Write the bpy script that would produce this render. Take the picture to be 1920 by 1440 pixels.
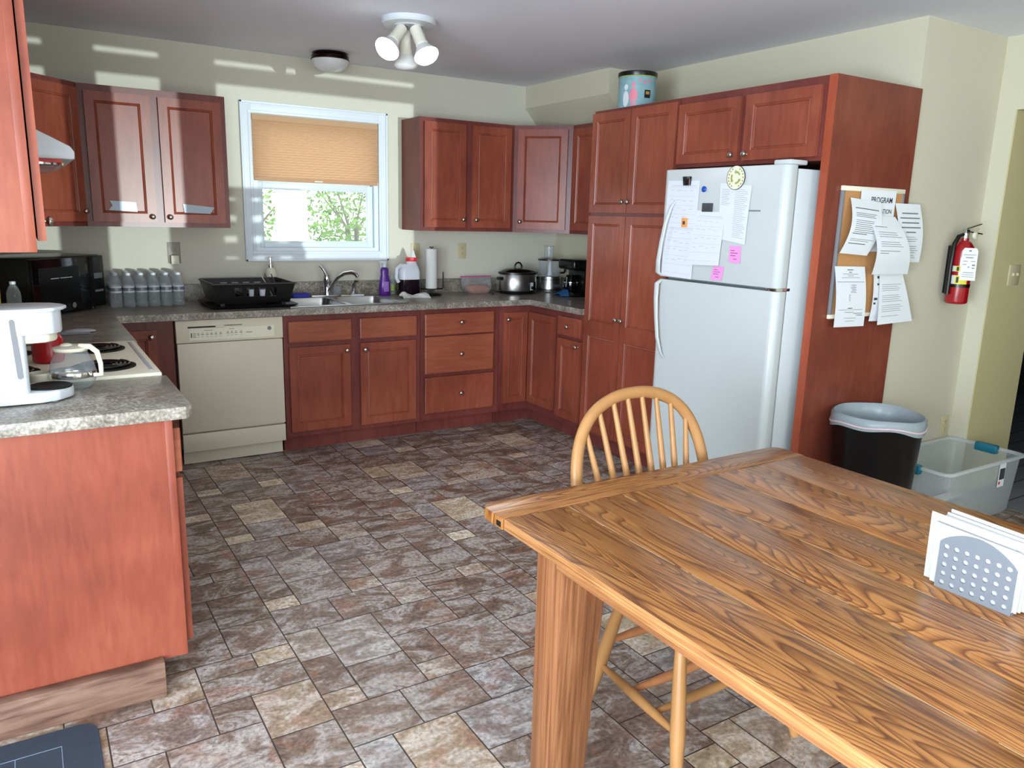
import bpy, bmesh, math, random
from mathutils import Vector, Matrix
random.seed(7)
for o in list(bpy.data.objects): bpy.data.objects.remove(o)
SC = bpy.context.scene; COL = SC.collection
# ------------------------------------------------------------ camera
cam = bpy.data.cameras.new('camera'); camo = bpy.data.objects.new('camera', cam); COL.objects.link(camo)
yaw, pit, rol = math.radians(32.2093), math.radians(-12.1916), math.radians(1.4878)
fw = Vector((math.sin(yaw)*math.cos(pit), math.cos(yaw)*math.cos(pit), math.sin(pit)))
rt = Vector((math.cos(yaw), -math.sin(yaw), 0)); up = rt.cross(fw)
rt2 = rt*math.cos(rol)+up*math.sin(rol); up2 = -rt*math.sin(rol)+up*math.cos(rol)
R3 = Matrix((rt2, up2, -fw)).transposed()
camo.matrix_world = Matrix.Translation((0.2868, -5.3019, 1.4911)) @ R3.to_4x4()
cam.sensor_width = 36; cam.lens = 1453.76/1920*36; cam.clip_start = 0.05
SC.camera = camo
# ------------------------------------------------------------ world, view
w = bpy.data.worlds.new('world'); SC.world = w; w.use_nodes = True
bg = w.node_tree.nodes['Background']; bg.inputs[0].default_value = (0.86, 0.95, 1.0, 1); bg.inputs[1].default_value = 3.4
SC.view_settings.view_transform = 'Standard'; SC.view_settings.look = 'None'
SC.view_settings.gamma = 1; SC.view_settings.use_curve_mapping = False; SC.view_settings.exposure = 0.0
# ------------------------------------------------------------ big lights (daylight through the dining windows behind)
def area(name, loc, rot, sx, sy, e, col):
    l = bpy.data.lights.new(name, 'AREA'); l.shape = 'RECTANGLE'; l.size = sx; l.size_y = sy; l.energy = e; l.color = col
    o = bpy.data.objects.new(name, l); COL.objects.link(o); o.location = loc; o.rotation_euler = rot; return o
area('daylight_patio_door', (-1.05, -7.02, 1.0), (math.radians(90), 0, 0), 2.0, 1.7, 135, (0.84, 0.93, 1.0))
area('daylight_dining_window', (2.4, -7.02, 1.45), (math.radians(90), 0, 0), 2.1, 1.0, 32, (0.88, 0.95, 1.0))
area('daylight_side_door', (-2.42, -5.95, 1.3), (math.radians(90), 0, math.radians(-90)), 1.7, 1.5, 350, (0.74, 0.87, 1.0))
sp = bpy.data.lights.new('windscreen_glint', 'SPOT'); sp.energy = 23000; sp.spot_size = math.radians(14); sp.shadow_soft_size = 0.045; sp.color = (0.86, 1.0, 1.0); sp.spot_blend = 0.2
GL = Vector((5.1, -30, 0.3))
spo = bpy.data.objects.new('windscreen_glint', sp); COL.objects.link(spo); spo.location = GL
spo.rotation_euler = (Vector((1.9, 0, 1.8))-GL).to_track_quat('-Z', 'Y').to_euler()

# ------------------------------------------------------------ materials
def s2l(c):
    return tuple(((x/255)/12.92 if x/255 <= 0.04045 else ((x/255+0.055)/1.055)**2.4) for x in c)+(1,)
def newmat(name):
    m = bpy.data.materials.new(name); m.use_nodes = True; nt = m.node_tree
    return m, nt, nt.nodes['Principled BSDF']
def N(nt, t, **k):
    n = nt.nodes.new(t)
    for a, b in k.items(): setattr(n, a, b)
    return n
def plain(name, rgb, rough=0.5, metal=0.0, trans=0.0, ior=1.45, spec=0.5, alpha=1.0, coat=0.0, noise=0.0, nscale=8):
    m, nt, p = newmat(name)
    p.inputs['Base Color'].default_value = s2l(rgb); p.inputs['Roughness'].default_value = rough
    p.inputs['Metallic'].default_value = metal; p.inputs['Transmission Weight'].default_value = trans
    p.inputs['IOR'].default_value = ior; p.inputs['Specular IOR Level'].default_value = spec
    p.inputs['Alpha'].default_value = alpha; p.inputs['Coat Weight'].default_value = coat
    tc = N(nt, 'ShaderNodeTexCoord'); nz = N(nt, 'ShaderNodeTexNoise'); nz.inputs['Scale'].default_value = nscale; nz.inputs['Detail'].default_value = 3
    nt.links.new(tc.outputs['Object'], nz.inputs['Vector'])
    mr = N(nt, 'ShaderNodeMapRange'); mr.inputs[3].default_value = 1-noise; mr.inputs[4].default_value = 1+noise
    nt.links.new(nz.outputs[0], mr.inputs[0])
    mx = N(nt, 'ShaderNodeVectorMath', operation='SCALE'); mx.inputs[0].default_value = s2l(rgb)[:3]
    nt.links.new(mr.outputs[0], mx.inputs['Scale']); nt.links.new(mx.outputs[0], p.inputs['Base Color'])
    return m
def ramp(nt, stops):
    r = N(nt, 'ShaderNodeValToRGB'); e = r.color_ramp.elements
    while len(e) > 1: e.remove(e[-1])
    e[0].position = stops[0][0]; e[0].color = s2l(stops[0][1])
    for pos, c in stops[1:]:
        x = e.new(pos); x.color = s2l(c)
    return r
def wood(name, cols, stretch, scale=3.0, rough=0.35, bump=0.02, blotch=1.6, fine=0.35):
    m, nt, p = newmat(name)
    tc = N(nt, 'ShaderNodeTexCoord'); mp = N(nt, 'ShaderNodeMapping'); mp.inputs['Scale'].default_value = stretch
    nt.links.new(tc.outputs['Object'], mp.inputs[0])
    n1 = N(nt, 'ShaderNodeTexNoise'); n1.inputs['Scale'].default_value = scale; n1.inputs['Detail'].default_value = 6; n1.inputs['Distortion'].default_value = 0.6
    nt.links.new(mp.outputs[0], n1.inputs['Vector'])
    n2 = N(nt, 'ShaderNodeTexNoise'); n2.inputs['Scale'].default_value = blotch; n2.inputs['Detail'].default_value = 3
    nt.links.new(tc.outputs['Object'], n2.inputs['Vector'])
    mx = N(nt, 'ShaderNodeMix'); mx.inputs[0].default_value = 1-fine
    nt.links.new(n1.outputs[0], mx.inputs[2]); nt.links.new(n2.outputs[0], mx.inputs[3])
    r = ramp(nt, cols); nt.links.new(mx.outputs[0], r.inputs[0]); nt.links.new(r.outputs[0], p.inputs['Base Color'])
    p.inputs['Roughness'].default_value = rough; p.inputs['Specular IOR Level'].default_value = 0.33
    b = N(nt, 'ShaderNodeBump'); b.inputs['Strength'].default_value = bump; nt.links.new(n1.outputs[0], b.inputs['Height']); nt.links.new(b.outputs[0], p.inputs['Normal'])
    return m
M = {}
CH = [(0.3, (112, 52, 40)), (0.5, (138, 70, 52)), (0.68, (160, 88, 66))]
CH2 = [(0.3, (90, 42, 40)), (0.5, (112, 56, 50)), (0.7, (130, 70, 60))]
M['cherry'] = wood('cherry_door', CH, (1.5, 1.5, .25), 22, 0.3)
M['cherry_h'] = wood('cherry_drawer', [(0.3, (126, 64, 48)), (0.5, (152, 84, 60)), (0.7, (178, 108, 78))], (.25, .25, 2), 26, 0.3)
M['frame'] = wood('cherry_frame', CH2, (1.5, 1.5, .3), 18, 0.3)
M['panel'] = wood('cherry_side_panel', [(0.3, (114, 53, 39)), (0.5, (136, 68, 50)), (0.7, (154, 85, 64))], (1.5, 1.5, .22), 44, 0.38, blotch=2.2, fine=0.3)
M['panel2'] = wood('cherry_end_panel', [(0.28, (96, 45, 34)), (0.5, (118, 58, 43)), (0.72, (136, 72, 54))], (1.5, 1.5, .3), 26, 0.38, blotch=3.0)
M['edge'] = wood('cherry_edge_band', [(0.3, (140, 62, 40)), (0.6, (164, 80, 54))], (2, 2, .5), 20, 0.4)
M['plank'] = wood('rough_plank', [(0.3, (62, 42, 34)), (0.42, (104, 76, 62)), (0.58, (134, 104, 88)), (0.7, (84, 58, 46))], (.5, 1, 5), 9, 0.75, bump=0.3, blotch=6, fine=0.7)
M['beech'] = wood('beech', [(0.3, (150, 106, 62)), (0.6, (172, 126, 78)), (0.8, (190, 146, 94))], (3, 3, .5), 8, 0.35, blotch=3)
M['beechdk'] = wood('beech_amber', [(0.3, (160, 100, 62)), (0.7, (196, 136, 90))], (3, 3, .5), 8, 0.35, blotch=3)
M['oakleg'] = wood('oak_leg', [(0.36, (96, 58, 34)), (0.5, (126, 80, 50)), (0.64, (148, 102, 68))], (3, 3, .05), 34, 0.4, bump=0.06, fine=0.7)
M['wall'] = plain('wall_paint', (196, 191, 168), 0.75, noise=0.02, nscale=2)
M['wallback'] = plain('wall_paint_back', (204, 201, 186), 0.7, noise=0.015, nscale=2)
M['wallhall'] = plain('wall_paint_hall', (196, 186, 138), 0.75, noise=0.02, nscale=2)
M['ceil'] = plain('ceiling_paint', (226, 228, 236), 0.8, noise=0.03, nscale=1.5)
M['dark'] = plain('dark_room', (30, 30, 30), 0.9)  # near-black colour paints in the darkness of the unlit room
M['trimw'] = plain('white_trim', (214, 222, 228), 0.4, noise=0.01)
M['vinyl'] = plain('window_vinyl', (214, 226, 232), 0.35)
M['knob'] = plain('satin_nickel', (190, 186, 176), 0.22, 1.0)
M['chrome'] = plain('chrome', (215, 215, 215), 0.1, 1.0)
M['steel'] = plain('brushed_steel', (176, 176, 174), 0.3, 1.0, noise=0.08, nscale=40)
M['darksteel'] = plain('dark_bronze', (60, 44, 40), 0.3, 0.9)
M['fridge'] = plain('fridge_white', (192, 198, 198), 0.3, noise=0.01)
M['fridge2'] = plain('fridge_side_white', (198, 206, 208), 0.4)
M['gasket'] = plain('grey_gasket', (128, 136, 138), 0.6)
M['bisque'] = plain('bisque_enamel', (206, 198, 178), 0.35, noise=0.02)
M['bisque2'] = plain('bisque_console', (214, 206, 182), 0.4)
M['almond'] = plain('almond_plastic', (196, 184, 148), 0.4)
M['white'] = plain('white_plastic', (204, 211, 216), 0.3)
M['whitemat'] = plain('white_matte', (206, 206, 202), 0.8)
M['napkin'] = plain('napkin_paper', (184, 186, 184), 0.85)
M['taupe'] = plain('taupe_plate', (150, 144, 130), 0.35)
M['cream'] = plain('cream_plastic', (226, 222, 200), 0.35)
M['black'] = plain('black_plastic', (10, 10, 11), 0.3)
M['blackm'] = plain('black_matte', (14, 14, 15), 0.6)
M['blackgl'] = plain('black_glass', (4, 4, 6), 0.08)
M['grey'] = plain('grey_print', (120, 122, 126), 0.6)
M['greylt'] = plain('light_grey_print', (168, 170, 178), 0.6)
M['ink'] = plain('dark_print', (52, 54, 58), 0.7)
M['paper'] = plain('white_paper', (222, 226, 228), 0.75, noise=0.01)
M['paperc'] = plain('cool_paper', (212, 216, 224), 0.75, noise=0.01)
M['pink'] = plain('pink_note', (226, 150, 208), 0.7)
M['pinkink'] = plain('magenta_ink', (150, 60, 130), 0.7)
M['cork'] = plain('cork', (184, 134, 84), 0.9, noise=0.15, nscale=150)
M['red'] = plain('red_enamel', (150, 16, 24), 0.25, coat=0.4)
M['redcap'] = plain('red_plastic', (206, 44, 48), 0.35)
M['redglass'] = plain('red_container', (170, 20, 28), 0.25)
M['yellow'] = plain('yellow_label', (214, 204, 60), 0.5)
M['blue'] = plain('blue_sponge', (58, 62, 168), 0.8)
M['bluemag'] = plain('blue_plastic', (24, 74, 172), 0.3)
M['bluedk'] = plain('blue_fabric', (26, 76, 120), 0.7)
M['purple'] = plain('purple_soap', (86, 38, 136), 0.25, noise=0.15, nscale=60)
M['teal'] = plain('teal_plastic', (22, 104, 124), 0.35)
M['liquid'] = plain('dark_syrup', (22, 10, 18), 0.15)
M['jug'] = plain('translucent_jug', (214, 218, 226), 0.4)
M['bulb'] = None
M['domeglass'] = plain('frosted_glass', (222, 226, 226), 0.35)
M['shade_metal'] = plain('lamp_holder_cream', (226, 222, 208), 0.4)
M['orange'] = plain('orange_paper', (226, 156, 90), 0.7)
M['photo'] = plain('dark_photo', (64, 66, 70), 0.5, noise=0.6, nscale=120)
M['green'] = plain('green_print', (146, 160, 84), 0.6)
M['crackers'] = plain('brown_snacks', (160, 106, 78), 0.8, noise=0.4, nscale=60)
M['magenta'] = plain('magenta_zip', (180, 50, 120), 0.4)
M['rubber'] = plain('blue_grey_rubber', (60, 74, 92), 0.7, noise=0.2, nscale=30)
M['rubberln'] = plain('rubber_groove', (140, 160, 182), 0.6)
M['tinblue'] = plain('tin_blue', (128, 164, 172), 0.3, noise=0.25, nscale=30)
M['pinkp'] = plain('tin_pink', (214, 122, 140), 0.4)
M['orangedk'] = plain('tin_gold', (170, 130, 60), 0.5)
M['silverp'] = plain('silver_paint', (128, 136, 146), 0.35, 0.35)
M['lavender'] = plain('lavender_label', (150, 108, 190), 0.5)

M['bag'] = plain('bin_liner', (146, 158, 162), 0.3)
M['bagpink'] = plain('bin_liner_edge', (214, 186, 192), 0.5)
M['leaf'] = plain('leaf', (128, 160, 84), 0.6, noise=0.4, nscale=3)
M['bark'] = plain('bark', (150, 140, 126), 0.9, noise=0.3, nscale=6)
M['postw'] = plain('white_post', (240, 240, 238), 0.6)
M['ground'] = plain('outdoor_ground', (170, 166, 150), 0.9, noise=0.2, nscale=1)
def clear(name, rgb, a_trans, rough=0.05, refl=0.12):
    """thin clear plastic: mostly see-through, with a glossy film"""
    m = bpy.data.materials.new(name); m.use_nodes = True; nt = m.node_tree
    for n in list(nt.nodes): nt.nodes.remove(n)
    out = N(nt, 'ShaderNodeOutputMaterial'); t = N(nt, 'ShaderNodeBsdfTransparent'); t.inputs[0].default_value = (0.96, 0.97, 0.98, 1)
    p = N(nt, 'ShaderNodeBsdfPrincipled'); p.inputs['Base Color'].default_value = s2l(rgb); p.inputs['Roughness'].default_value = rough; p.inputs['Specular IOR Level'].default_value = 0.8
    lw = N(nt, 'ShaderNodeLayerWeight'); lw.inputs[0].default_value = 0.35
    ma = N(nt, 'ShaderNodeMapRange'); ma.inputs[3].default_value = 1-a_trans; ma.inputs[4].default_value = min(1, 1-a_trans+0.42)
    nt.links.new(lw.outputs['Facing'], ma.inputs[0])
    mx = N(nt, 'ShaderNodeMixShader'); nt.links.new(ma.outputs[0], mx.inputs[0]); nt.links.new(t.outputs[0], mx.inputs[1]); nt.links.new(p.outputs[0], mx.inputs[2]); nt.links.new(mx.outputs[0], out.inputs[0])
    return m
M['bottle'] = clear('clear_bottle', (214, 222, 224), 0.86)
M['glass'] = clear('clear_glass', (190, 200, 204), 0.88)
M['pane'] = clear('window_glass', (220, 230, 235), 0.97, 0.02)
M['zip'] = clear('clear_bag', (206, 202, 204), 0.86, 0.15)
M['tote'] = clear('clear_tote', (196, 204, 204), 0.70, 0.25)
M['toteedge'] = clear('clear_tote_rim', (214, 220, 220), 0.45, 0.25)
def emis(name, col, s):
    m, nt, p = newmat(name); p.inputs['Emission Color'].default_value = (*col, 1); p.inputs['Emission Strength'].default_value = s; p.inputs['Base Color'].default_value = (*col, 1); return m
M['bulb'] = emis('lit_bulb', (1, 1, 1), 9)
M['bulboff'] = plain('unlit_bulb', (214, 214, 212), 0.4)
# blind: translucent cloth
def mk_blind():
    m = bpy.data.materials.new('pleated_cloth'); m.use_nodes = True; nt = m.node_tree; p = nt.nodes['Principled BSDF']; out = nt.nodes['Material Output']
    p.inputs['Base Color'].default_value = s2l((214, 176, 138)); p.inputs['Roughness'].default_value = 0.85
    t = N(nt, 'ShaderNodeBsdfTranslucent'); t.inputs[0].default_value = s2l((226, 186, 146))
    mx = N(nt, 'ShaderNodeMixShader'); mx.inputs[0].default_value = 0.3
    nt.links.new(p.outputs[0], mx.inputs[1]); nt.links.new(t.outputs[0], mx.inputs[2]); nt.links.new(mx.outputs[0], out.inputs[0])
    return m
M['blind'] = mk_blind()
# counter laminate
def mk_counter():
    m, nt, p = newmat('speckled_laminate')
    tc = N(nt, 'ShaderNodeTexCoord')
    a = N(nt, 'ShaderNodeTexNoise'); a.inputs['Scale'].default_value = 14; a.inputs['Detail'].default_value = 8; a.inputs['Roughness'].default_value = 0.75
    b = N(nt, 'ShaderNodeTexNoise'); b.inputs['Scale'].default_value = 110; b.inputs['Detail'].default_value = 4
    for n in (a, b): nt.links.new(tc.outputs['Object'], n.inputs['Vector'])
    mx = N(nt, 'ShaderNodeMix'); mx.inputs[0].default_value = 0.45; nt.links.new(a.outputs[0], mx.inputs[2]); nt.links.new(b.outputs[0], mx.inputs[3])
    r = ramp(nt, [(0.36, (88, 82, 74)), (0.46, (120, 113, 103)), (0.54, (148, 141, 130)), (0.64, (188, 184, 174))])
    nt.links.new(mx.outputs[0], r.inputs[0]); nt.links.new(r.outputs[0], p.inputs['Base Color']); p.inputs['Roughness'].default_value = 0.28
    return m
M['counter'] = mk_counter()
# floor: slate-look vinyl, one random pair (seed, tone) per tile in the colour attribute
def mk_floor():
    m, nt, p = newmat('slate_vinyl')
    tc = N(nt, 'ShaderNodeTexCoord'); at = N(nt, 'ShaderNodeAttribute'); at.attribute_name = 'tile'
    sep = N(nt, 'ShaderNodeSeparateColor'); nt.links.new(at.outputs['Color'], sep.inputs[0])
    sc = N(nt, 'ShaderNodeVectorMath', operation='SCALE'); sc.inputs['Scale'].default_value = 37.0; nt.links.new(at.outputs['Color'], sc.inputs[0])
    ad = N(nt, 'ShaderNodeVectorMath', operation='ADD'); nt.links.new(tc.outputs['Object'], ad.inputs[0]); nt.links.new(sc.outputs[0], ad.inputs[1])
    mp = N(nt, 'ShaderNodeMapping'); mp.inputs['Scale'].default_value = (1, 1.7, 1); mp.inputs['Rotation'].default_value = (0, 0, 0.35)
    nt.links.new(ad.outputs[0], mp.inputs[0])
    n1 = N(nt, 'ShaderNodeTexNoise'); n1.inputs['Scale'].default_value = 5.5; n1.inputs['Detail'].default_value = 9; n1.inputs['Roughness'].default_value = 0.72; n1.inputs['Distortion'].default_value = 1.1
    nt.links.new(mp.outputs[0], n1.inputs['Vector'])
    n2 = N(nt, 'ShaderNodeTexNoise'); n2.inputs['Scale'].default_value = 7; n2.inputs['Detail'].default_value = 4; n2.inputs['Distortion'].default_value = 0.8
    nt.links.new(ad.outputs[0], n2.inputs['Vector'])
    n3 = N(nt, 'ShaderNodeTexNoise'); n3.inputs['Scale'].default_value = 75; n3.inputs['Detail'].default_value = 5
    nt.links.new(ad.outputs[0], n3.inputs['Vector'])
    base = ramp(nt, [(0.0, (92, 74, 66)), (0.25, (112, 94, 84)), (0.42, (124, 124, 132)), (0.55, (134, 130, 130)), (0.7, (162, 138, 112)), (0.85, (196, 174, 138)), (1.0, (224, 210, 180))])
    nt.links.new(sep.outputs[0], base.inputs[0])
    streak = ramp(nt, [(0.32, (58, 46, 42)), (0.42, (108, 90, 78)), (0.49, (142, 126, 112)), (0.54, (176, 172, 170)), (0.60, (200, 192, 182)), (0.64, (126, 106, 94)), (0.72, (104, 98, 98))])
    nt.links.new(n1.outputs[0], streak.inputs[0])
    m1 = N(nt, 'ShaderNodeMix', data_type='RGBA'); m1.inputs[0].default_value = 0.55
    nt.links.new(base.outputs[0], m1.inputs[6]); nt.links.new(streak.outputs[0], m1.inputs[7])
    rust = ramp(nt, [(0.55, (0, 0, 0)), (0.68, (255, 255, 255))]); nt.links.new(n2.outputs[0], rust.inputs[0])
    rsc = N(nt, 'ShaderNodeMath', operation='MULTIPLY'); nt.links.new(rust.outputs[0], rsc.inputs[0]); rsc.inputs[1].default_value = 0.45
    m2 = N(nt, 'ShaderNodeMix', data_type='RGBA'); nt.links.new(rsc.outputs[0], m2.inputs[0]); nt.links.new(m1.outputs[2], m2.inputs[6]); m2.inputs[7].default_value = s2l((138, 88, 62))
    mr = N(nt, 'ShaderNodeMapRange'); mr.inputs[1].default_value = 0.3; mr.inputs[2].default_value = 0.7; mr.inputs[3].default_value = 0.72; mr.inputs[4].default_value = 1.5; nt.links.new(n3.outputs[0], mr.inputs[0])
    m3 = N(nt, 'ShaderNodeVectorMath', operation='SCALE'); nt.links.new(m2.outputs[2], m3.inputs[0]); nt.links.new(mr.outputs[0], m3.inputs['Scale'])
    nt.links.new(m3.outputs[0], p.inputs['Base Color'])
    rr = N(nt, 'ShaderNodeMapRange'); rr.inputs[1].default_value = 0.35; rr.inputs[2].default_value = 0.65; rr.inputs[3].default_value = 0.3; rr.inputs[4].default_value = 0.55; nt.links.new(n1.outputs[0], rr.inputs[0]); nt.links.new(rr.outputs[0], p.inputs['Roughness'])
    b = N(nt, 'ShaderNodeBump'); b.inputs['Strength'].default_value = 0.12; b.inputs['Distance'].default_value = 0.01; nt.links.new(n1.outputs[0], b.inputs['Height']); nt.links.new(b.outputs[0], p.inputs['Normal'])
    return m
M['floor'] = mk_floor(); M['grout'] = plain('vinyl_grout', (74, 64, 58), 0.6)
# oak table boards, seed per board
def mk_oak():
    m, nt, p = newmat('oak_board')
    tc = N(nt, 'ShaderNodeTexCoord'); at = N(nt, 'ShaderNodeAttribute'); at.attribute_name = 'tile'
    sep = N(nt, 'ShaderNodeSeparateColor'); nt.links.new(at.outputs['Color'], sep.inputs[0])
    cmb = N(nt, 'ShaderNodeCombineXYZ'); 
    mu = N(nt, 'ShaderNodeMath', operation='MULTIPLY'); mu.inputs[1].default_value = 23.0; nt.links.new(sep.outputs[0], mu.inputs[0])
    nt.links.new(mu.outputs[0], cmb.inputs[0]); nt.links.new(mu.outputs[0], cmb.inputs[1])
    ad = N(nt, 'ShaderNodeVectorMath', operation='ADD'); nt.links.new(tc.outputs['Object'], ad.inputs[0]); nt.links.new(cmb.outputs[0], ad.inputs[1])
    mp = N(nt, 'ShaderNodeMapping'); mp.inputs['Scale'].default_value = (6.5, 0.8, 1); nt.links.new(ad.outputs[0], mp.inputs[0])
    # cathedral figure: contour lines of a soft noise field
    nz = N(nt, 'ShaderNodeTexNoise'); nz.inputs['Scale'].default_value = 1.0; nz.inputs['Detail'].default_value = 1.5; nz.inputs['Roughness'].default_value = 0.35; nz.inputs['Distortion'].default_value = 0.3
    nt.links.new(mp.outputs[0], nz.inputs['Vector'])
    k = N(nt, 'ShaderNodeMath', operation='MULTIPLY'); k.inputs[1].default_value = 52.0; nt.links.new(nz.outputs[0], k.inputs[0])
    fr = N(nt, 'ShaderNodeMath', operation='FRACT'); nt.links.new(k.outputs[0], fr.inputs[0])
    mp2 = N(nt, 'ShaderNodeMapping'); mp2.inputs['Scale'].default_value = (90, 3.5, 1); nt.links.new(ad.outputs[0], mp2.inputs[0])
    n2 = N(nt, 'ShaderNodeTexNoise'); n2.inputs['Scale'].default_value = 1.6; n2.inputs['Detail'].default_value = 5; nt.links.new(mp2.outputs[0], n2.inputs['Vector'])
    rings = ramp(nt, [(0.0, (80, 80, 80)), (0.14, (170, 170, 170)), (0.5, (222, 222, 222)), (0.88, (228, 228, 228)), (1.0, (120, 120, 120))]); nt.links.new(fr.outputs[0], rings.inputs[0])
    pores = ramp(nt, [(0.36, (96, 96, 96)), (0.47, (220, 220, 220)), (0.7, (255, 255, 255))]); nt.links.new(n2.outputs[0], pores.inputs[0])
    mm = N(nt, 'ShaderNodeMix', data_type='RGBA', blend_type='MULTIPLY'); mm.inputs[0].default_value = 0.85; nt.links.new(rings.outputs[0], mm.inputs[6]); nt.links.new(pores.outputs[0], mm.inputs[7])
    col = ramp(nt, [(0.0, (88, 50, 24)), (0.3, (136, 84, 42)), (0.6, (176, 118, 62)), (1.0, (204, 148, 86))]); nt.links.new(mm.outputs[2], col.inputs[0])
    n3 = N(nt, 'ShaderNodeTexNoise'); n3.inputs['Scale'].default_value = 3.0; n3.inputs['Detail'].default_value = 2; nt.links.new(ad.outputs[0], n3.inputs['Vector'])
    a1 = N(nt, 'ShaderNodeMath', operation='ADD'); nt.links.new(n3.outputs[0], a1.inputs[0]); nt.links.new(sep.outputs[1], a1.inputs[1])
    mr = N(nt, 'ShaderNodeMapRange'); mr.inputs[1].default_value = 0.5; mr.inputs[2].default_value = 1.4; mr.inputs[3].default_value = 0.82; mr.inputs[4].default_value = 1.2; nt.links.new(a1.outputs[0], mr.inputs[0])
    sc = N(nt, 'ShaderNodeVectorMath', operation='SCALE'); nt.links.new(col.outputs[0], sc.inputs[0]); nt.links.new(mr.outputs[0], sc.inputs['Scale'])
    nt.links.new(sc.outputs[0], p.inputs['Base Color']); p.inputs['Roughness'].default_value = 0.3
    b = N(nt, 'ShaderNodeBump'); b.inputs['Strength'].default_value = 0.15; b.inputs['Distance'].default_value = 0.002; nt.links.new(pores.outputs[0], b.inputs['Height']); nt.links.new(b.outputs[0], p.inputs['Normal'])
    return m
M['oak'] = mk_oak()
M['oakedge'] = wood('oak_worn_edge', [(0.34, (122, 78, 44)), (0.5, (160, 110, 66)), (0.66, (186, 138, 90))], (3, .12, 6), 40, 0.45, bump=0.06, fine=0.8, blotch=9)
M['oakside'] = wood('oak_rail', [(0.36, (116, 72, 42)), (0.5, (150, 100, 62)), (0.64, (172, 124, 82))], (3, .08, 3), 30, 0.4, bump=0.06, fine=0.6)

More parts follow.
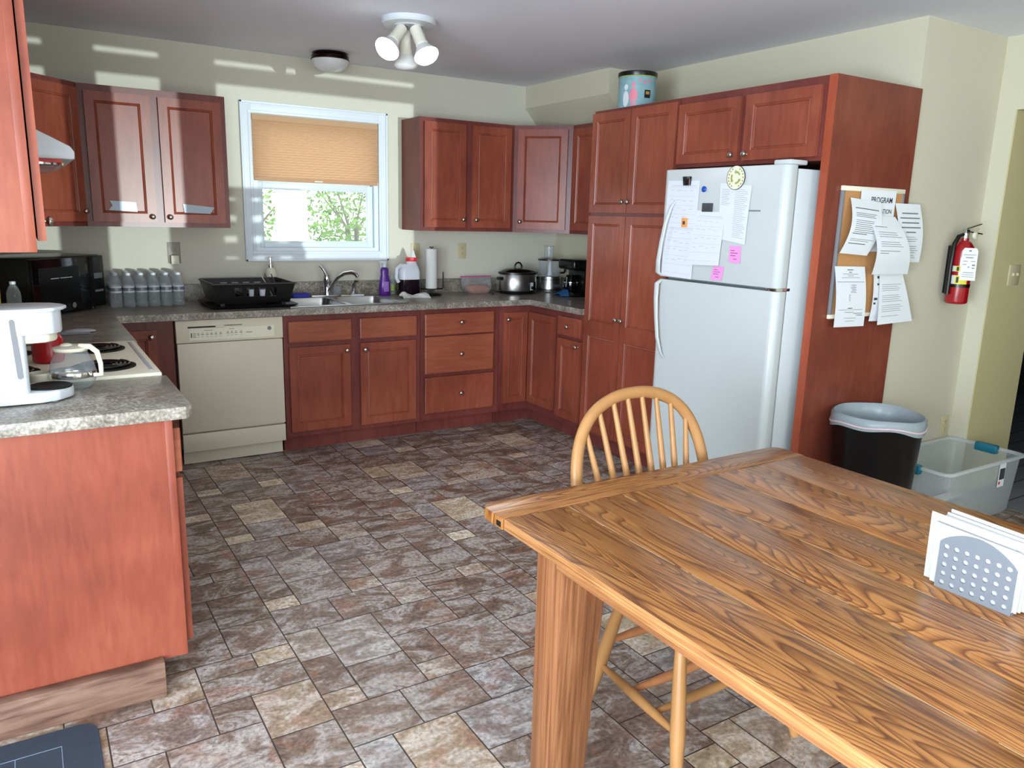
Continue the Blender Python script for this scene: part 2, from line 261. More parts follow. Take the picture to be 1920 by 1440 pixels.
# ------------------------------------------------------------ mesh helpers
ORG = {}
class MB:
    def __init__(s, T=None): s.bm = bmesh.new(); s.T = T; s.mi = 0; s.col = None
    def _new(s, verts0, faces0):
        for f in s.bm.faces:
            if f not in faces0: f.material_index = s.mi
    def _add(s, pts, faces, smooth=False, bev=0, seg=2):
        if s.T: pts = [s.T(*p) for p in pts]
        t = bmesh.new(); vs = [t.verts.new(p) for p in pts]
        for f in faces:
            try: t.faces.new([vs[i] for i in f])
            except ValueError: pass
        bmesh.ops.recalc_face_normals(t, faces=t.faces)
        if bev: bmesh.ops.bevel(t, geom=list(t.edges), offset=bev, segments=seg, profile=0.5, affect='EDGES', clamp_overlap=True)
        s._merge(t, smooth)
    def _merge(s, t, smooth=False):
        t.verts.index_update(); mp = [s.bm.verts.new(v.co) for v in t.verts]
        lay = None
        if s.col is not None:
            lay = s.bm.loops.layers.color.get('tile') or s.bm.loops.layers.color.new('tile')
        for f in t.faces:
            try: g = s.bm.faces.new([mp[v.index] for v in f.verts])
            except ValueError: continue
            g.material_index = s.mi; g.smooth = True
            if lay is not None:
                for l in g.loops: l[lay] = s.col
        t.free()
    def box(s, x0, x1, y0, y1, z0, z1, bev=0, seg=2):
        P = [(x, y, z) for x in (x0, x1) for y in (y0, y1) for z in (z0, z1)]
        s._add(P, [(0, 1, 3, 2), (4, 6, 7, 5), (0, 4, 5, 1), (2, 3, 7, 6), (0, 2, 6, 4), (1, 5, 7, 3)], bev=bev, seg=seg); return s
    def hexa(s, P, bev=0):
        s._add(P, [(0, 1, 3, 2), (4, 6, 7, 5), (0, 4, 5, 1), (2, 3, 7, 6), (0, 2, 6, 4), (1, 5, 7, 3)], bev=bev); return s
    def lathe(s, prof, c=(0, 0, 0), n=24, mat=None, cap=True, sx=1, sy=1):
        pts = []; faces = []
        for r, z in prof:
            for i in range(n):
                a = 2*math.pi*i/n; v = Vector((r*math.cos(a)*sx, r*math.sin(a)*sy, z))
                if mat: v = mat @ v
                pts.append(tuple(v+Vector(c)))
        m = len(prof)
        for j in range(m-1):
            for i in range(n): faces.append((j*n+i, j*n+(i+1) % n, (j+1)*n+(i+1) % n, (j+1)*n+i))
        if cap:
            if prof[0][0] > 1e-5: faces.append(tuple(range(n))[::-1])
            if prof[-1][0] > 1e-5: faces.append(tuple((m-1)*n+i for i in range(n)))
        s._add(pts, faces); return s
    def cyl(s, p0, p1, r0, r1=None, n=16):
        p0 = Vector(p0); p1 = Vector(p1); r1 = r0 if r1 is None else r1
        q = (p1-p0).to_track_quat('Z', 'Y').to_matrix(); L = (p1-p0).length
        s.lathe([(r0, 0), (r1, L)], p0, n, q); return s
    def tube(s, pts, r, n=10, closed=False, flat=1.0, upv=None):
        pts = [Vector(p) for p in pts]; K = len(pts); rs = r if isinstance(r, (list, tuple)) else [r]*K
        P = []; F = []; prev = None
        for k in range(K):
            a = pts[(k-1) % K] if (closed or k > 0) else pts[k]; b = pts[(k+1) % K] if (closed or k < K-1) else pts[k]
            t = (b-a).normalized()
            u = upv if upv else (prev if prev else Vector((0, 0, 1)) if abs(t.z) < 0.9 else Vector((1, 0, 0)))
            u = Vector(u); u = (u-t*u.dot(t)).normalized(); v = t.cross(u); prev = u
            for i in range(n):
                an = 2*math.pi*i/n; P.append(tuple(pts[k]+u*math.cos(an)*rs[k]*flat+v*math.sin(an)*rs[k]))
        for k in range(K if closed else K-1):
            for i in range(n):
                F.append((k*n+i, k*n+(i+1) % n, ((k+1) % K)*n+(i+1) % n, ((k+1) % K)*n+i))
        if not closed: F.append(tuple(range(n))[::-1]); F.append(tuple((K-1)*n+i for i in range(n)))
        s._add(P, F); return s
    def prism(s, poly, a0, a1, axis='z', bev=0, seg=2):
        def mk(p, a): return (p[0], p[1], a) if axis == 'z' else ((a, p[0], p[1]) if axis == 'x' else (p[0], a, p[1]))
        n = len(poly); P = [mk(p, a0) for p in poly]+[mk(p, a1) for p in poly]
        F = [tuple(range(n))[::-1], tuple(range(n, 2*n))]+[(i, (i+1) % n, n+(i+1) % n, n+i) for i in range(n)]
        s._add(P, F, bev=bev, seg=seg); return s
    def sphere(s, c, r, sx=1, sy=1, sz=1, n=16, half=None):
        prof = []; m = n//2
        for j in range(m+1):
            a = -math.pi/2+math.pi*j/m
            if half == 'top' and a < -1e-6: continue
            if half == 'bot' and a > 1e-6: continue
            prof.append((max(r*math.cos(a), 1e-5), r*math.sin(a)*sz))
        s.lathe(prof, c, n, None, True, sx, sy); return s
    def grid(s, f, nu, nv, wrap=False):
        P = [f(i/nu, j/nv) for j in range(nv+1) for i in range(nu+1)]
        F = [(j*(nu+1)+i, j*(nu+1)+i+1, (j+1)*(nu+1)+i+1, (j+1)*(nu+1)+i) for j in range(nv) for i in range(nu)]
        if s.T: P = [s.T(*p) for p in P]
        T = s.T; s.T = None; s._add(P, F); s.T = T; return s
    def build(s, name, mats, parent=None, org=None, ang=35, solid=0):
        if not isinstance(mats, (list, tuple)): mats = [mats]
        if parent is not None: o0 = ORG[parent.name]
        else: o0 = Vector(org) if org is not None else Vector((0, 0, 0))
        me = bpy.data.meshes.new(name)
        for v in s.bm.verts: v.co -= o0
        s.bm.to_mesh(me); s.bm.free()
        for m in mats: me.materials.append(M[m])
        me.set_sharp_from_angle(angle=math.radians(ang))
        o = bpy.data.objects.new(name, me); COL.objects.link(o)
        if parent is not None: o.parent = parent
        else: o.location = o0
        ORG[o.name] = o0
        if solid:
            md = o.modifiers.new('thick', 'SOLIDIFY'); md.thickness = solid; md.offset = 0
        return o
def tag(o, label=None, cat=None, group=None, kind=None):
    if label: o['label'] = label
    if cat: o['category'] = cat
    if group: o['group'] = group
    if kind: o['kind'] = kind
    return o
def thing(name, loc, label, cat, group=None, kind=None):
    o = bpy.data.objects.new(name, None); COL.objects.link(o); o.location = loc; o.empty_display_size = .05; ORG[o.name] = Vector(loc)
    return tag(o, label, cat, group, kind)
def local(name, label, cat, group=None):        # built round the origin, placed later
    return thing(name, (0, 0, 0), label, cat, group)
def put(o, loc, rz=0): o.location = loc; o.rotation_euler = (0, 0, rz); return o
def dup(root, loc, label, rz=0, group=None):
    def cp(o, par):
        c = o.copy(); COL.objects.link(c); c.parent = par
        for ch in list(o.children): cp(ch, c)
        return c
    r = cp(root, None); r.location = loc; r.rotation_euler = (0, 0, rz); r['label'] = label
    if group: r['group'] = group
    return r
def struct(o): o['kind'] = 'structure'; return o
def stroke(mb, font_pts): pass
def text_into(mb, txt, size, T, ext=0.0003, align='CENTER', bold=0.0):
    """writing as mesh; T maps (u, v, w) -> world"""
    c = bpy.data.curves.new('t', 'FONT'); c.body = txt; c.size = size; c.align_x = align; c.align_y = 'CENTER'; c.extrude = ext; c.offset = bold; c.resolution_u = 3
    o = bpy.data.objects.new('t', c); COL.objects.link(o); dg = bpy.context.evaluated_depsgraph_get(); me = bpy.data.meshes.new_from_object(o.evaluated_get(dg))
    t = bmesh.new(); t.from_mesh(me)
    for v in t.verts: v.co = Vector(T(v.co.x, v.co.y, v.co.z))
    mb._merge(t); bpy.data.objects.remove(o); bpy.data.curves.remove(c); bpy.data.meshes.remove(me)
XR = 4.0114; HC = 2.4655
# ============================================================ SETTING
# floor with the repeating modular tile print
CELL = [(0, .122, .60, .695), (0, .225, 0, .19), (0, .12, .19, .39), (0, .12, .39, .60), (.12, .33, .19, .49), (.122, .33, .49, .695),
        (.225, .46, 0, .19), (.33, .608, .19, .39), (.33, .462, .39, .59), (.33, .462, .59, .695), (.462, .73, .39, .695), (.46, .608, 0, .19),
        (.608, .79, 0, .098), (.79, .92, 0, .098), (.608, .92, .098, .245), (.608, .73, .245, .39), (.73, .92, .245, .485), (.73, .92, .485, .695)]
TONE = [.97, .42, .8, .35, .9, .62, .45, .55, .4, .93, .5, .75, .38, .95, .33, .45, .42, .5]
SEED = [random.random() for _ in range(40)]
fl = MB(); fl.mi = 1; fl.box(-2.6, 4.74, -7.2, .05, -.1, -.0012)
fl.mi = 0
g = .0022
FX0, FX1, FY0, FY1 = -2.6, 4.735, -7.2, 0.0
for i in range(-4, 5):
    for j in range(-2, 14):
        ox = .96+.92*i; oy = -2.55+.25*i-.695*(j-4)
        for k, (u0, u1, d0, d1) in enumerate(CELL):
            x0, x1, y1, y0 = ox+u0+g, ox+u1-g, oy-d0-g, oy-d1+g
            x0 = max(x0, FX0); x1 = min(x1, FX1); y0 = max(y0, FY0); y1 = min(y1, FY1)
            if x1-x0 < .004 or y1-y0 < .004: continue
            t = TONE[k]+random.uniform(-.12, .12)
            if random.random() < .15: t = random.choice((.1, .85, .5))
            fl.col = (max(0, min(1, t)), random.random(), random.random(), 1)
            fl._add([(x0, y0, 0), (x1, y0, 0), (x1, y1, 0), (x0, y1, 0)], [(0, 1, 2, 3)])
fl = struct(fl.build('floor', ['floor', 'grout']))
c = MB(); c.box(-2.6, 5.4, -7.2, .1, HC, HC+.1); struct(c.build('ceiling', 'ceil'))
# back wall with the window hole
W0, W1, WZ0, WZ1 = 1.60, 2.465, 1.225, 2.095
c = MB(); c.box(-.1, W0, 0, .12, 0, HC); c.box(W1, XR+.1, 0, .12, 0, HC); c.box(W0, W1, 0, .12, 0, WZ0); c.box(W0, W1, 0, .12, WZ1, HC)
struct(c.build('wall_back', 'wallback'))
c = MB(); c.box(-.1, 0, -2.95, 0, 0, HC); c.box(-2.6, 0, -2.95, -2.85, 0, HC); struct(c.build('wall_left', 'wall'))
c = MB(); c.box(XR, XR+.1, -2.89, 0, 0, HC); struct(c.build('wall_right', 'wall'))
c = MB(); c.box(XR, 4.84, -2.99, -2.89, 0, HC); struct(c.build('wall_end', 'wall'))
# wall with the passage opening
c = MB(); c.box(4.73, 4.84, -3.085, -2.90, 0, HC); c.box(4.73, 4.84, -4.15, -3.085, 2.098, HC); c.box(4.73, 4.84, -7.2, -4.15, 0, HC)
struct(c.build('wall_far', 'wall'))
c = MB(); c.box(4.732, 5.22, -3.09, -3.0855, 0, 2.097); c.box(4.841, 5.22, -3.0855, -2.99, 0, HC); struct(c.build('wall_hall', 'wallhall'))
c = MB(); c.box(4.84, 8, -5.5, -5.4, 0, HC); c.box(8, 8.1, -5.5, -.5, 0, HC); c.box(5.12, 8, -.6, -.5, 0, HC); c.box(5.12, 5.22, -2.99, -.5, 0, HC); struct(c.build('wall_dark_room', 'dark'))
c = MB(); c.box(4.74, 8, -5.5, -.5, -.1, 0)
c.mi = 1
for k in range(34): c.box(4.8, 8, -5.4+k*.15, -5.393+k*.15, 0, .001)
struct(c.build('floor_hall', ['grey', 'ink']))
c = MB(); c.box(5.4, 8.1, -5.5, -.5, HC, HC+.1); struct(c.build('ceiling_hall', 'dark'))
# dining end behind the camera
def hole(W, y=-7.1):
    t = (y-0)/(GL.y-0); return (W[0]+(GL.x-W[0])*t, W[1]+(GL.z-W[1])*t)
def rect(x0, x1, z0, z1):
    a = hole((x0, z0)); b = hole((x1, z1)); return a[0], b[0], a[1], b[1]
HO = [rect(1.40, 2.75, 1.17, 2.25), rect(.74, 1.095, 1.10, 2.245), rect(.10, .50, 1.10, 2.24)]
xs = sorted(HO, key=lambda r: r[0])
c = MB(); y0, y1 = -7.2, -7.1
px = -.0
zt0, zt1 = hole((0, 2.352))[1], hole((0, 2.388))[1]
for r in xs:
    c.box(px, r[0], y0, y1, 0, HC); c.box(r[0], r[1], y0, y1, 0, r[2]); c.box(r[0], r[1], y0, y1, r[3], zt0); c.box(r[0], r[1], y0, y1, zt1, HC); px = r[1]
c.box(px, 4.84, y0, y1, 0, HC); c.box(-2.6, -2.1, y0, y1, 0, HC); c.box(-2.1, 0, y0, y1, 2.25, HC)
struct(c.build('wall_dining', 'wall'))
c = MB(); c.box(-2.6, -2.5, -7.2, -2.95, 0, .85); c.box(-2.6, -2.5, -7.2, -2.95, 2.15, HC); c.box(-2.6, -2.5, -7.2, -6.9, .85, 2.15); c.box(-2.6, -2.5, -5.0, -2.95, .85, 2.15); struct(c.build('wall_dining_side', 'wall'))
# slanting bulkhead over the right-hand cabinets
c = MB(); c.prism([(3.683, HC), (3.683, 2.306), (XR, 1.95), (XR, HC)], -1.018, 0, 'y'); struct(c.build('trim_1', 'wall'))
# unseen lattice added outside the dining window to cast the grid of light patches
c = MB()
a = hole((1.36, 1.63), -7.5); b = hole((1.88, 1.10), -7.5)
nx, nz = 3, 3
c.box(a[0], b[0], -7.52, -7.5, a[1]-.05, a[1]); c.box(a[0], b[0], -7.52, -7.5, b[1], b[1]+.04)
for i in range(nx+1):
    x = a[0]+(b[0]-a[0])*i/nx; c.box(x-.035, x+.035, -7.52, -7.5, b[1], a[1])
for j in range(1, nz+1):
    z = b[1]+(a[1]-b[1])*j/(nz+1); c.box(a[0], b[0], -7.54, -7.52, z-.035, z+.035)
tag(c.build('added_lattice', 'postw', org=(a[0], -7.5, b[1])), 'unseen square lattice added outside the dining room window to shape its light', 'lattice')

# kitchen window
wn = thing('window_1', ((W0+W1)/2, 0, WZ0), None, None, kind='structure')
c = MB()
cx0, cx1, cz0, cz1 = 1.531, 2.532, 1.158, 2.167
for (x0, x1, z0, z1) in ((cx0, W0, cz0, cz1), (W1, cx1, cz0, cz1), (W0, W1, WZ1, cz1), (W0, W1, cz0, WZ0)):
    c.box(x0, x1, -.016, 0, z0, z1, bev=.002)
for (x0, x1, z0, z1) in ((cx0, cx0+.014, cz0, cz1), (cx1-.014, cx1, cz0, cz1), (cx0, cx1, cz1-.014, cz1), (cx0, cx1, cz0, cz0+.014)):
    c.box(x0, x1, -.024, -.016, z0, z1, bev=.002)
for (x0, x1, z0, z1) in ((W0-.02, W0, WZ0, WZ1), (W1, W1+.02, WZ0, WZ1), (W0-.02, W1+.02, WZ1, WZ1+.02), (W0-.02, W1+.02, WZ0-.02, WZ0)):
    c.box(x0, x1, -.021, -.016, z0, z1, bev=.001)
c.build('window_casing', 'trimw', wn)
c = MB()
for (x0, x1, z0, z1) in ((W0, W0+.03, WZ0, WZ1), (W1-.03, W1, WZ0, WZ1), (W0+.03, W1-.03, WZ1-.03, WZ1), (W0+.03, W1-.03, WZ0, WZ0+.022)):
    c.box(x0, x1, .0, .11, z0, z1)
c.build('window_frame', 'vinyl', wn)
def sash(z0, z1, y0, xr, name):
    c = MB(); x0, x1 = W0+.03, W1-xr
    for q in ((x0, x0+.038, z0, z1), (x1-.042, x1, z0, z1), (x0+.038, x1-.042, z0, z0+.042), (x0+.038, x1-.042, z1-.045, z1)):
        c.box(q[0], q[1], y0, y0+.03, q[2], q[3], bev=.003)
    return c.build(name, 'vinyl', wn)
s1 = sash(WZ0+.022, 1.672, .03, .03, 'lower_sash'); s2 = sash(1.64, WZ1-.03, .066, .03, 'upper_sash')
c = MB(); c.box(W0+.068, W1-.072, .043, .047, WZ0+.064, 1.627); c.build('pane', 'pane', s1)
c = MB(); c.box(W0+.068, W1-.072, .079, .083, 1.69, WZ1-.075); c.build('pane', 'pane', s2)
# pleated shade
sh = thing('pleated_shade', ((W0+W1)/2, -.01, 1.66), 'tan pleated window shade pulled halfway down over the sink window', 'blind')
c = MB(); c.box(W0+.004, W1-.004, -.018, .018, WZ1-.042, WZ1-.004, bev=.003); c.build('headrail', 'blind', sh)
n = 22; zt, zb = WZ1-.042, 1.70
c = MB(); P = []
for k in range(2*n+1): P.append((-.006 if k % 2 else -.014, zt-(zt-zb)*k/(2*n)))
pts = []; F = []
for k, (y, z) in enumerate(P): pts += [(W0+.004, y, z), (W1-.004, y, z)]
for k in range(2*n): F.append((2*k, 2*k+1, 2*k+3, 2*k+2))
c._add(pts, F); c.build('pleated_cloth', 'blind', sh, ang=10)
c = MB(); c.box(W0+.008, W1-.008, -.014, .014, 1.678, 1.70, bev=.003); c.build('bottom_rail', 'blind', sh)
c = MB(); c.box(2.0, 2.06, -.024, -.014, 1.682, 1.692, bev=.003); c.build('pull_tab', 'cream', sh)
# outdoors
c = MB(); c.box(-8, 14, .3, 26, -.6, -.5); struct(c.build('floor_outdoor', 'ground'))
c = MB(); c.box(2.42, 2.68, 2.3, 2.5, -.5, 4.2, bev=.01); tag(c.build('porch_post', 'postw', org=(2.55, 2.4, -.5)), 'bright white porch post outside the kitchen window', 'post')
def shrub(name, label, cx, cy, zc, rx, rz, nleaf, trunkr):
    t = thing(name, (cx, cy, -.5), label, 'tree', 'trees outside the kitchen window')
    c = MB()
    for k in range(6):
        a = random.uniform(0, 6.28); e = random.uniform(.3, .9)*rx
        c.tube([(cx, cy, -.5), (cx+.1*math.cos(a), cy+.1*math.sin(a), zc-.9*rz*.6), (cx+e*math.cos(a), cy+e*math.sin(a), zc+random.uniform(-.2, .8)*rz)], [trunkr, trunkr*.7, trunkr*.15], 6)
    c.build('trunk', 'bark', t)
    c = MB(); P = []; F = []
    for k in range(nleaf):
        a = random.uniform(0, 6.28); r = rx*math.sqrt(random.random()); z = random.uniform(-1, 1)
        q = math.sqrt(max(0.02, 1-z*z)); p = Vector((cx+r*q*math.cos(a), cy+r*q*math.sin(a), zc+rz*z)); s = random.uniform(.03, .06)
        d1 = Vector((random.uniform(-1, 1), random.uniform(-1, 1), random.uniform(-1, 1))).normalized()*s; d2 = d1.orthogonal().normalized()*s*.5
        i = len(P); P += [tuple(p-d1), tuple(p+d2), tuple(p+d1), tuple(p-d2)]; F.append((i, i+1, i+2, i+3))
    c._add(P, F); o = c.build('foliage', 'leaf', t); o['kind'] = 'stuff'
shrub('leafy_tree', 'leafy green tree seen through the right half of the window', 4.15, 5.0, 1.62, .95, .62, 1900, .03)
shrub('leafy_tree', 'thin bare-stemmed tree seen through the left edge of the window', 2.75, 5.2, 1.5, .62, .6, 650, .035)
# ============================================================ CABINETS
def FR(ox, oy, a, n):      # front frame: s along a, d outwards along n
    return lambda s, d, z: (ox+a[0]*s+n[0]*d, oy+a[1]*s+n[1]*d, z)
BK = FR(0, -.61, (1, 0), (0, -1)); BU = FR(0, -.305, (1, 0), (0, -1))
RT = FR(3.374, 0, (0, -1), (-1, 0)); RU = FR(3.706, 0, (0, -1), (-1, 0))
LT = FR(.62, 0, (0, 1), (1, 0)); LU = FR(.305, 0, (0, 1), (1, 0))
q = math.sqrt(.5)
DL = FR(.305, -.61, (q, q), (q, -q)); DR = FR(XR-.61, -.305, (q, -q), (-q, -q))
DIAG = .305*math.sqrt(2)
def door(par, T, s0, s1, z0, z1, knob=None, mat='cherry', rail=.052, mid=None, d0=.002, name='door'):
    mb = MB(); t = bmesh.new(); th = .02
    P = [T(s, d, z) for s in (s0, s1) for d in (d0, d0+th) for z in (z0, z1)]
    vs = [t.verts.new(p) for p in P]
    fs = [t.faces.new([vs[i] for i in f]) for f in [(0, 1, 3, 2), (4, 6, 7, 5), (0, 4, 5, 1), (0, 2, 6, 4), (1, 5, 7, 3)]]
    fronts = []
    if mid:
        m0 = t.verts.new(T(s0, d0+th, mid)); m1 = t.verts.new(T(s1, d0+th, mid))
        fronts = [t.faces.new([vs[2], vs[6], m1, m0]), t.faces.new([m0, m1, vs[7], vs[3]])]
    else: fronts = [t.faces.new([vs[2], vs[6], vs[7], vs[3]])]
    nrm = Vector(T(0, 1, 0))-Vector(T(0, 0, 0))
    for f in fronts:
        f.normal_update()
        if f.normal.dot(nrm) < 0: f.normal_flip()
    if rail:
        for (th_, dp) in ((rail-.004, 0), (.004, -.004), (.006, .0025), (.004, -.006)):
            bmesh.ops.inset_individual(t, faces=fronts, thickness=th_, depth=dp, use_even_offset=True)
    else:
        bmesh.ops.inset_individual(t, faces=fronts, thickness=.006, depth=.003, use_even_offset=True)
    mb._merge(t); o = mb.build(name, mat, par, ang=20)
    if knob:
        k = MB(); c0 = Vector(T(knob[0], d0+th, knob[1])); qm = nrm.to_track_quat('Z', 'Y').to_matrix()
        k.lathe([(.009, -.001), (.006, .004), (.005, .012), (.012, .016), (.0155, .021), (.0145, .027), (.008, .031), (.0001, .032)], c0, 16, qm)
        k.build('knob', 'knob', o, ang=60)
    return o
def cab(name, label, T, s0, s1, z0, z1, dep, toe=True, doors=(), drawers=(), cat='cabinet', side=None, ctop=None):
    o = thing(name, T((s0+s1)/2, -dep/2, 0 if toe else z0), label, cat)
    c = MB(T); c.box(s0+.001, s1-.001, -dep, -.019, z0+(.1 if toe else 0), ctop or z1); c.build('carcass', side or 'panel2', o)
    c = MB(T)
    zb = z0+(.1 if toe else 0)
    c.box(s0+.0005, s0+.02, -.019, 0, zb, z1); c.box(s1-.02, s1-.0005, -.019, 0, zb, z1); c.box(s0+.02, s1-.02, -.019, 0, zb, z1, bev=.0)
    c.build('face_frame', 'frame', o)
    if toe:
        c = MB(T); c.box(s0+.001, s1-.001, -dep, -.065, 0, .1); c.build('toe_kick', 'frame', o)
    for d in doors: door(o, T, *d[:4], **(d[4] if len(d) > 4 else {}))
    for d in drawers: door(o, T, *d[:4], name='drawer', **{**dict(mat='cherry_h', rail=0), **(d[4] if len(d) > 4 else {})})
    return o
# ---- back run, lower
cab('corner_base_cabinet', 'narrow cherry base cabinet in the left corner beside the dishwasher', BK, .655, .972, 0, .875, .60,
    doors=[(.70, .882, .14, .822, dict(knob=(.853, .785)))])
cab('sink_base_cabinet', 'wide cherry sink base cabinet with two doors under the sink', BK, 1.589, 2.502, 0, .875, .60, ctop=.72,
    doors=[(1.617, 2.005, .137, .672, dict(knob=(1.979, .636))), (2.073, 2.464, .13, .672, dict(knob=(2.10, .632)))],
    drawers=[(1.617, 2.017, .702, .832), (2.073, 2.470, .702, .832)])
cab('drawer_base_cabinet', 'cherry base cabinet with three stacked drawers right of the sink doors', BK, 2.504, 3.118, 0, .875, .60,
    drawers=[(2.531, 3.066, .692, .838, dict(knob=(2.80, .775))), (2.531, 3.066, .428, .682, dict(knob=(2.80, .555))), (2.531, 3.072, .15, .402, dict(knob=(2.80, .278), mat='cherry'))])
o = thing('corner_base_cabinet', (3.6, -.4, 0), 'cherry corner base cabinet whose two tall doors meet at a right angle', 'cabinet')
c = MB(); c.prism([(3.12, -.591), (3.393, -.591), (3.393, -.972), (XR-.002, -.972), (XR-.002, -.002), (3.12, -.002)], .1, .875); c.build('carcass', 'panel2', o)
c = MB(); c.prism([(3.12, -.61), (3.374, -.61), (3.374, -.972), (3.393, -.972), (3.393, -.591), (3.12, -.591)], .1, .875); c.build('face_frame', 'frame', o)
c = MB(); c.prism([(3.12, -.545), (3.439, -.545), (3.439, -.972), (3.5, -.972), (3.5, -.5), (3.12, -.5)], 0, .1); c.build('toe_kick', 'frame', o)
door(o, BK, 3.148, 3.349, .16, .822, knob=(3.175, .775), rail=.045); door(o, RT, .636, .958, .16, .822, rail=.05)
cab('small_base_cabinet', 'slim cherry base cabinet with one drawer and one door beside the tall pantry', RT, .974, 1.286, 0, .875, .63,
    doors=[(1.002, 1.262, .14, .69, dict(knob=(1.236, .655)))], drawers=[(1.002, 1.262, .712, .84, dict(knob=(1.132, .778), mat='cherry'))])
cab('pantry_cabinet', 'tall cherry pantry cabinet with four doors left of the white refrigerator', RT, 1.288, 2.036, 0, 2.136, .635,
    doors=[(1.294, 1.652, .12, 1.508, dict(knob=(1.630, .885), mid=.80)), (1.658, 2.03, .12, 1.508, dict(knob=(1.68, .885), mid=.80)),
           (1.294, 1.652, 1.528, 2.118, dict(knob=(1.630, 1.592))), (1.658, 2.03, 1.528, 2.118, dict(knob=(1.68, 1.592)))])
cab('over_fridge_cabinet', 'short cherry wall cabinet with two doors above the refrigerator', RT, 2.038, 2.962, 1.772, 2.136, .635, toe=False,
    doors=[(2.050, 2.478, 1.79, 2.098, dict(knob=(2.452, 1.82))), (2.512, 2.938, 1.79, 2.098, dict(knob=(2.538, 1.82)))])
o = thing('end_panel', (3.69, -2.985, 0), 'tall cherry side panel at the open end of the refrigerator bay', 'panel')
c = MB(); c.box(3.372, XR-.002, -3.005, -2.965, 0, 2.136); c.build('panel_face', 'panel2', o)
c = MB(); c.box(3.366, 3.3715, -3.005, -2.965, 0, 2.136); c.build('edge_band', 'edge', o)
# ---- back run, upper
LB = MB
def tape(par, T, pts, d=.0235):
    c = MB(T); m = sum((Vector((p[0], 0, p[1])) for p in pts), Vector())/len(pts)
    for dd in (d,):
        c._add([(s, dd, z) for s, z in pts]+[(s, dd+.0006, z) for s, z in pts], [tuple(range(len(pts))), tuple(range(len(pts), 2*len(pts)))]+[(i, (i+1) % len(pts), len(pts)+(i+1) % len(pts), len(pts)+i) for i in range(len(pts))])
    return tag(c.build('tape_strip', 'silverp', par), 'pale blue-grey tape strip')
u = cab('wall_cabinet', 'cherry wall cabinet left of the window, two doors with pale tape strips', BU, .612, 1.380, 1.378, 2.136, .30, toe=False,
    doors=[(.642, .968, 1.405, 2.10, dict(knob=(.944, 1.437))), (1.012, 1.350, 1.405, 2.098, dict(knob=(1.038, 1.437)))])
tape(u, BU, [(.72, 1.468), (.868, 1.462), (.862, 1.515), (.73, 1.521), (.742, 1.495)]); tape(u, BU, [(1.118, 1.464), (1.262, 1.46), (1.288, 1.498), (1.112, 1.514)])
cab('wall_cabinet', 'cherry wall cabinet with two doors directly right of the window', BU, 2.644, 3.400, 1.378, 2.136, .30, toe=False,
    doors=[(2.672, 2.993, 1.405, 2.108, dict(knob=(2.968, 1.460))), (3.045, 3.368, 1.405, 2.108, dict(knob=(3.072, 1.460)))])
o = thing('corner_wall_cabinet', (3.8, -.2, 1.378), 'cherry corner wall cabinet with one slanted door above the slow cooker', 'cabinet')
c = MB(); c.prism([(3.402, -.002), (XR-.002, -.002), (XR-.002, -.609), (XR-.305, -.609), (3.402, -.305)], 1.378, 2.136); c.build('carcass', 'frame', o)
door(o, DR, .035, DIAG-.035, 1.405, 2.108, knob=(.062, 1.455))
cab('wall_cabinet', 'cherry wall cabinet squeezed between the slanted corner cabinet and the tall pantry', RU, .611, 1.286, 1.378, 2.136, .30, toe=False,
    doors=[(.645, .945, 1.405, 2.108), (.952, 1.262, 1.405, 2.108, dict(knob=(.975, 1.455)))])
o = thing('corner_wall_cabinet', (.2, -.2, 1.378), 'cherry corner wall cabinet with one slanted door beside the range hood', 'cabinet')
c = MB(); c.prism([(.002, -.002), (.61, -.002), (.61, -.305), (.305, -.609), (.002, -.609)], 1.378, 2.136); c.build('carcass', 'frame', o)
door(o, DL, .03, DIAG-.02, 1.405, 2.108, knob=(DIAG-.045, 1.46))
cab('wall_cabinet', 'cherry wall cabinet behind the range hood, partly hidden on the left wall', LU, -1.638, -.611, 1.378, 2.136, .30, toe=False,
    doors=[(-1.61, -1.135, 1.405, 2.108), (-1.125, -.64, 1.405, 2.108)])
cab('over_range_cabinet', 'short cherry wall cabinet mounted above the white range hood', LU, -2.398, -1.642, 1.78, 2.136, .30, toe=False,
    doors=[(-2.37, -2.03, 1.80, 2.108), (-2.01, -1.67, 1.80, 2.108)])
o = thing('wall_cabinet', (.16, -2.64, 1.366), 'nearest cherry wall cabinet, cut by the left edge above the coffee maker', 'cabinet')
c = MB(); c.box(.002, .298, -2.870, -2.402, 1.366, 2.136); c.build('carcass', 'panel', o)
c = MB(); c.box(.298, .322, -2.872, -2.402, 1.366, 2.136, bev=.001); c.build('face_frame', 'panel', o)
T = FR(.324, 0, (0, 1), (1, 0)); door(o, T, -2.855, -2.43, 1.395, 2.11, knob=(-2.46, 1.44))
# ---- left run, lower
o = thing('peninsula_cabinet', (.31, -2.62, 0), 'cherry base cabinet with a broad side panel, nearest below the coffee maker', 'cabinet')
c = MB(); c.box(.002, .6, -2.87, -2.392, .1, .875); c.build('carcass', 'panel', o)
c = MB(); c.box(.6, .622, -2.872, -2.392, .1, .875, bev=.001); c.build('face_frame', 'panel', o)
c = MB(); c.box(.002, .555, -2.83, -2.392, 0, .1); c.build('toe_kick', 'frame', o)
T = FR(.622, 0, (0, 1), (1, 0)); door(o, T, -2.845, -2.42, .70, .838, mat='cherry_h', rail=0, name='drawer', knob=(-2.63, .77)); door(o, T, -2.845, -2.42, .135, .68, knob=(-2.45, .64))
c = MB(); c.box(-.03, .548, -2.915, -2.876, 0, .115, bev=.003); tag(c.build('kick_board', 'plank', org=(.26, -2.9, 0)), 'rough weathered wood board along the foot of the nearest cabinet panel', 'board')
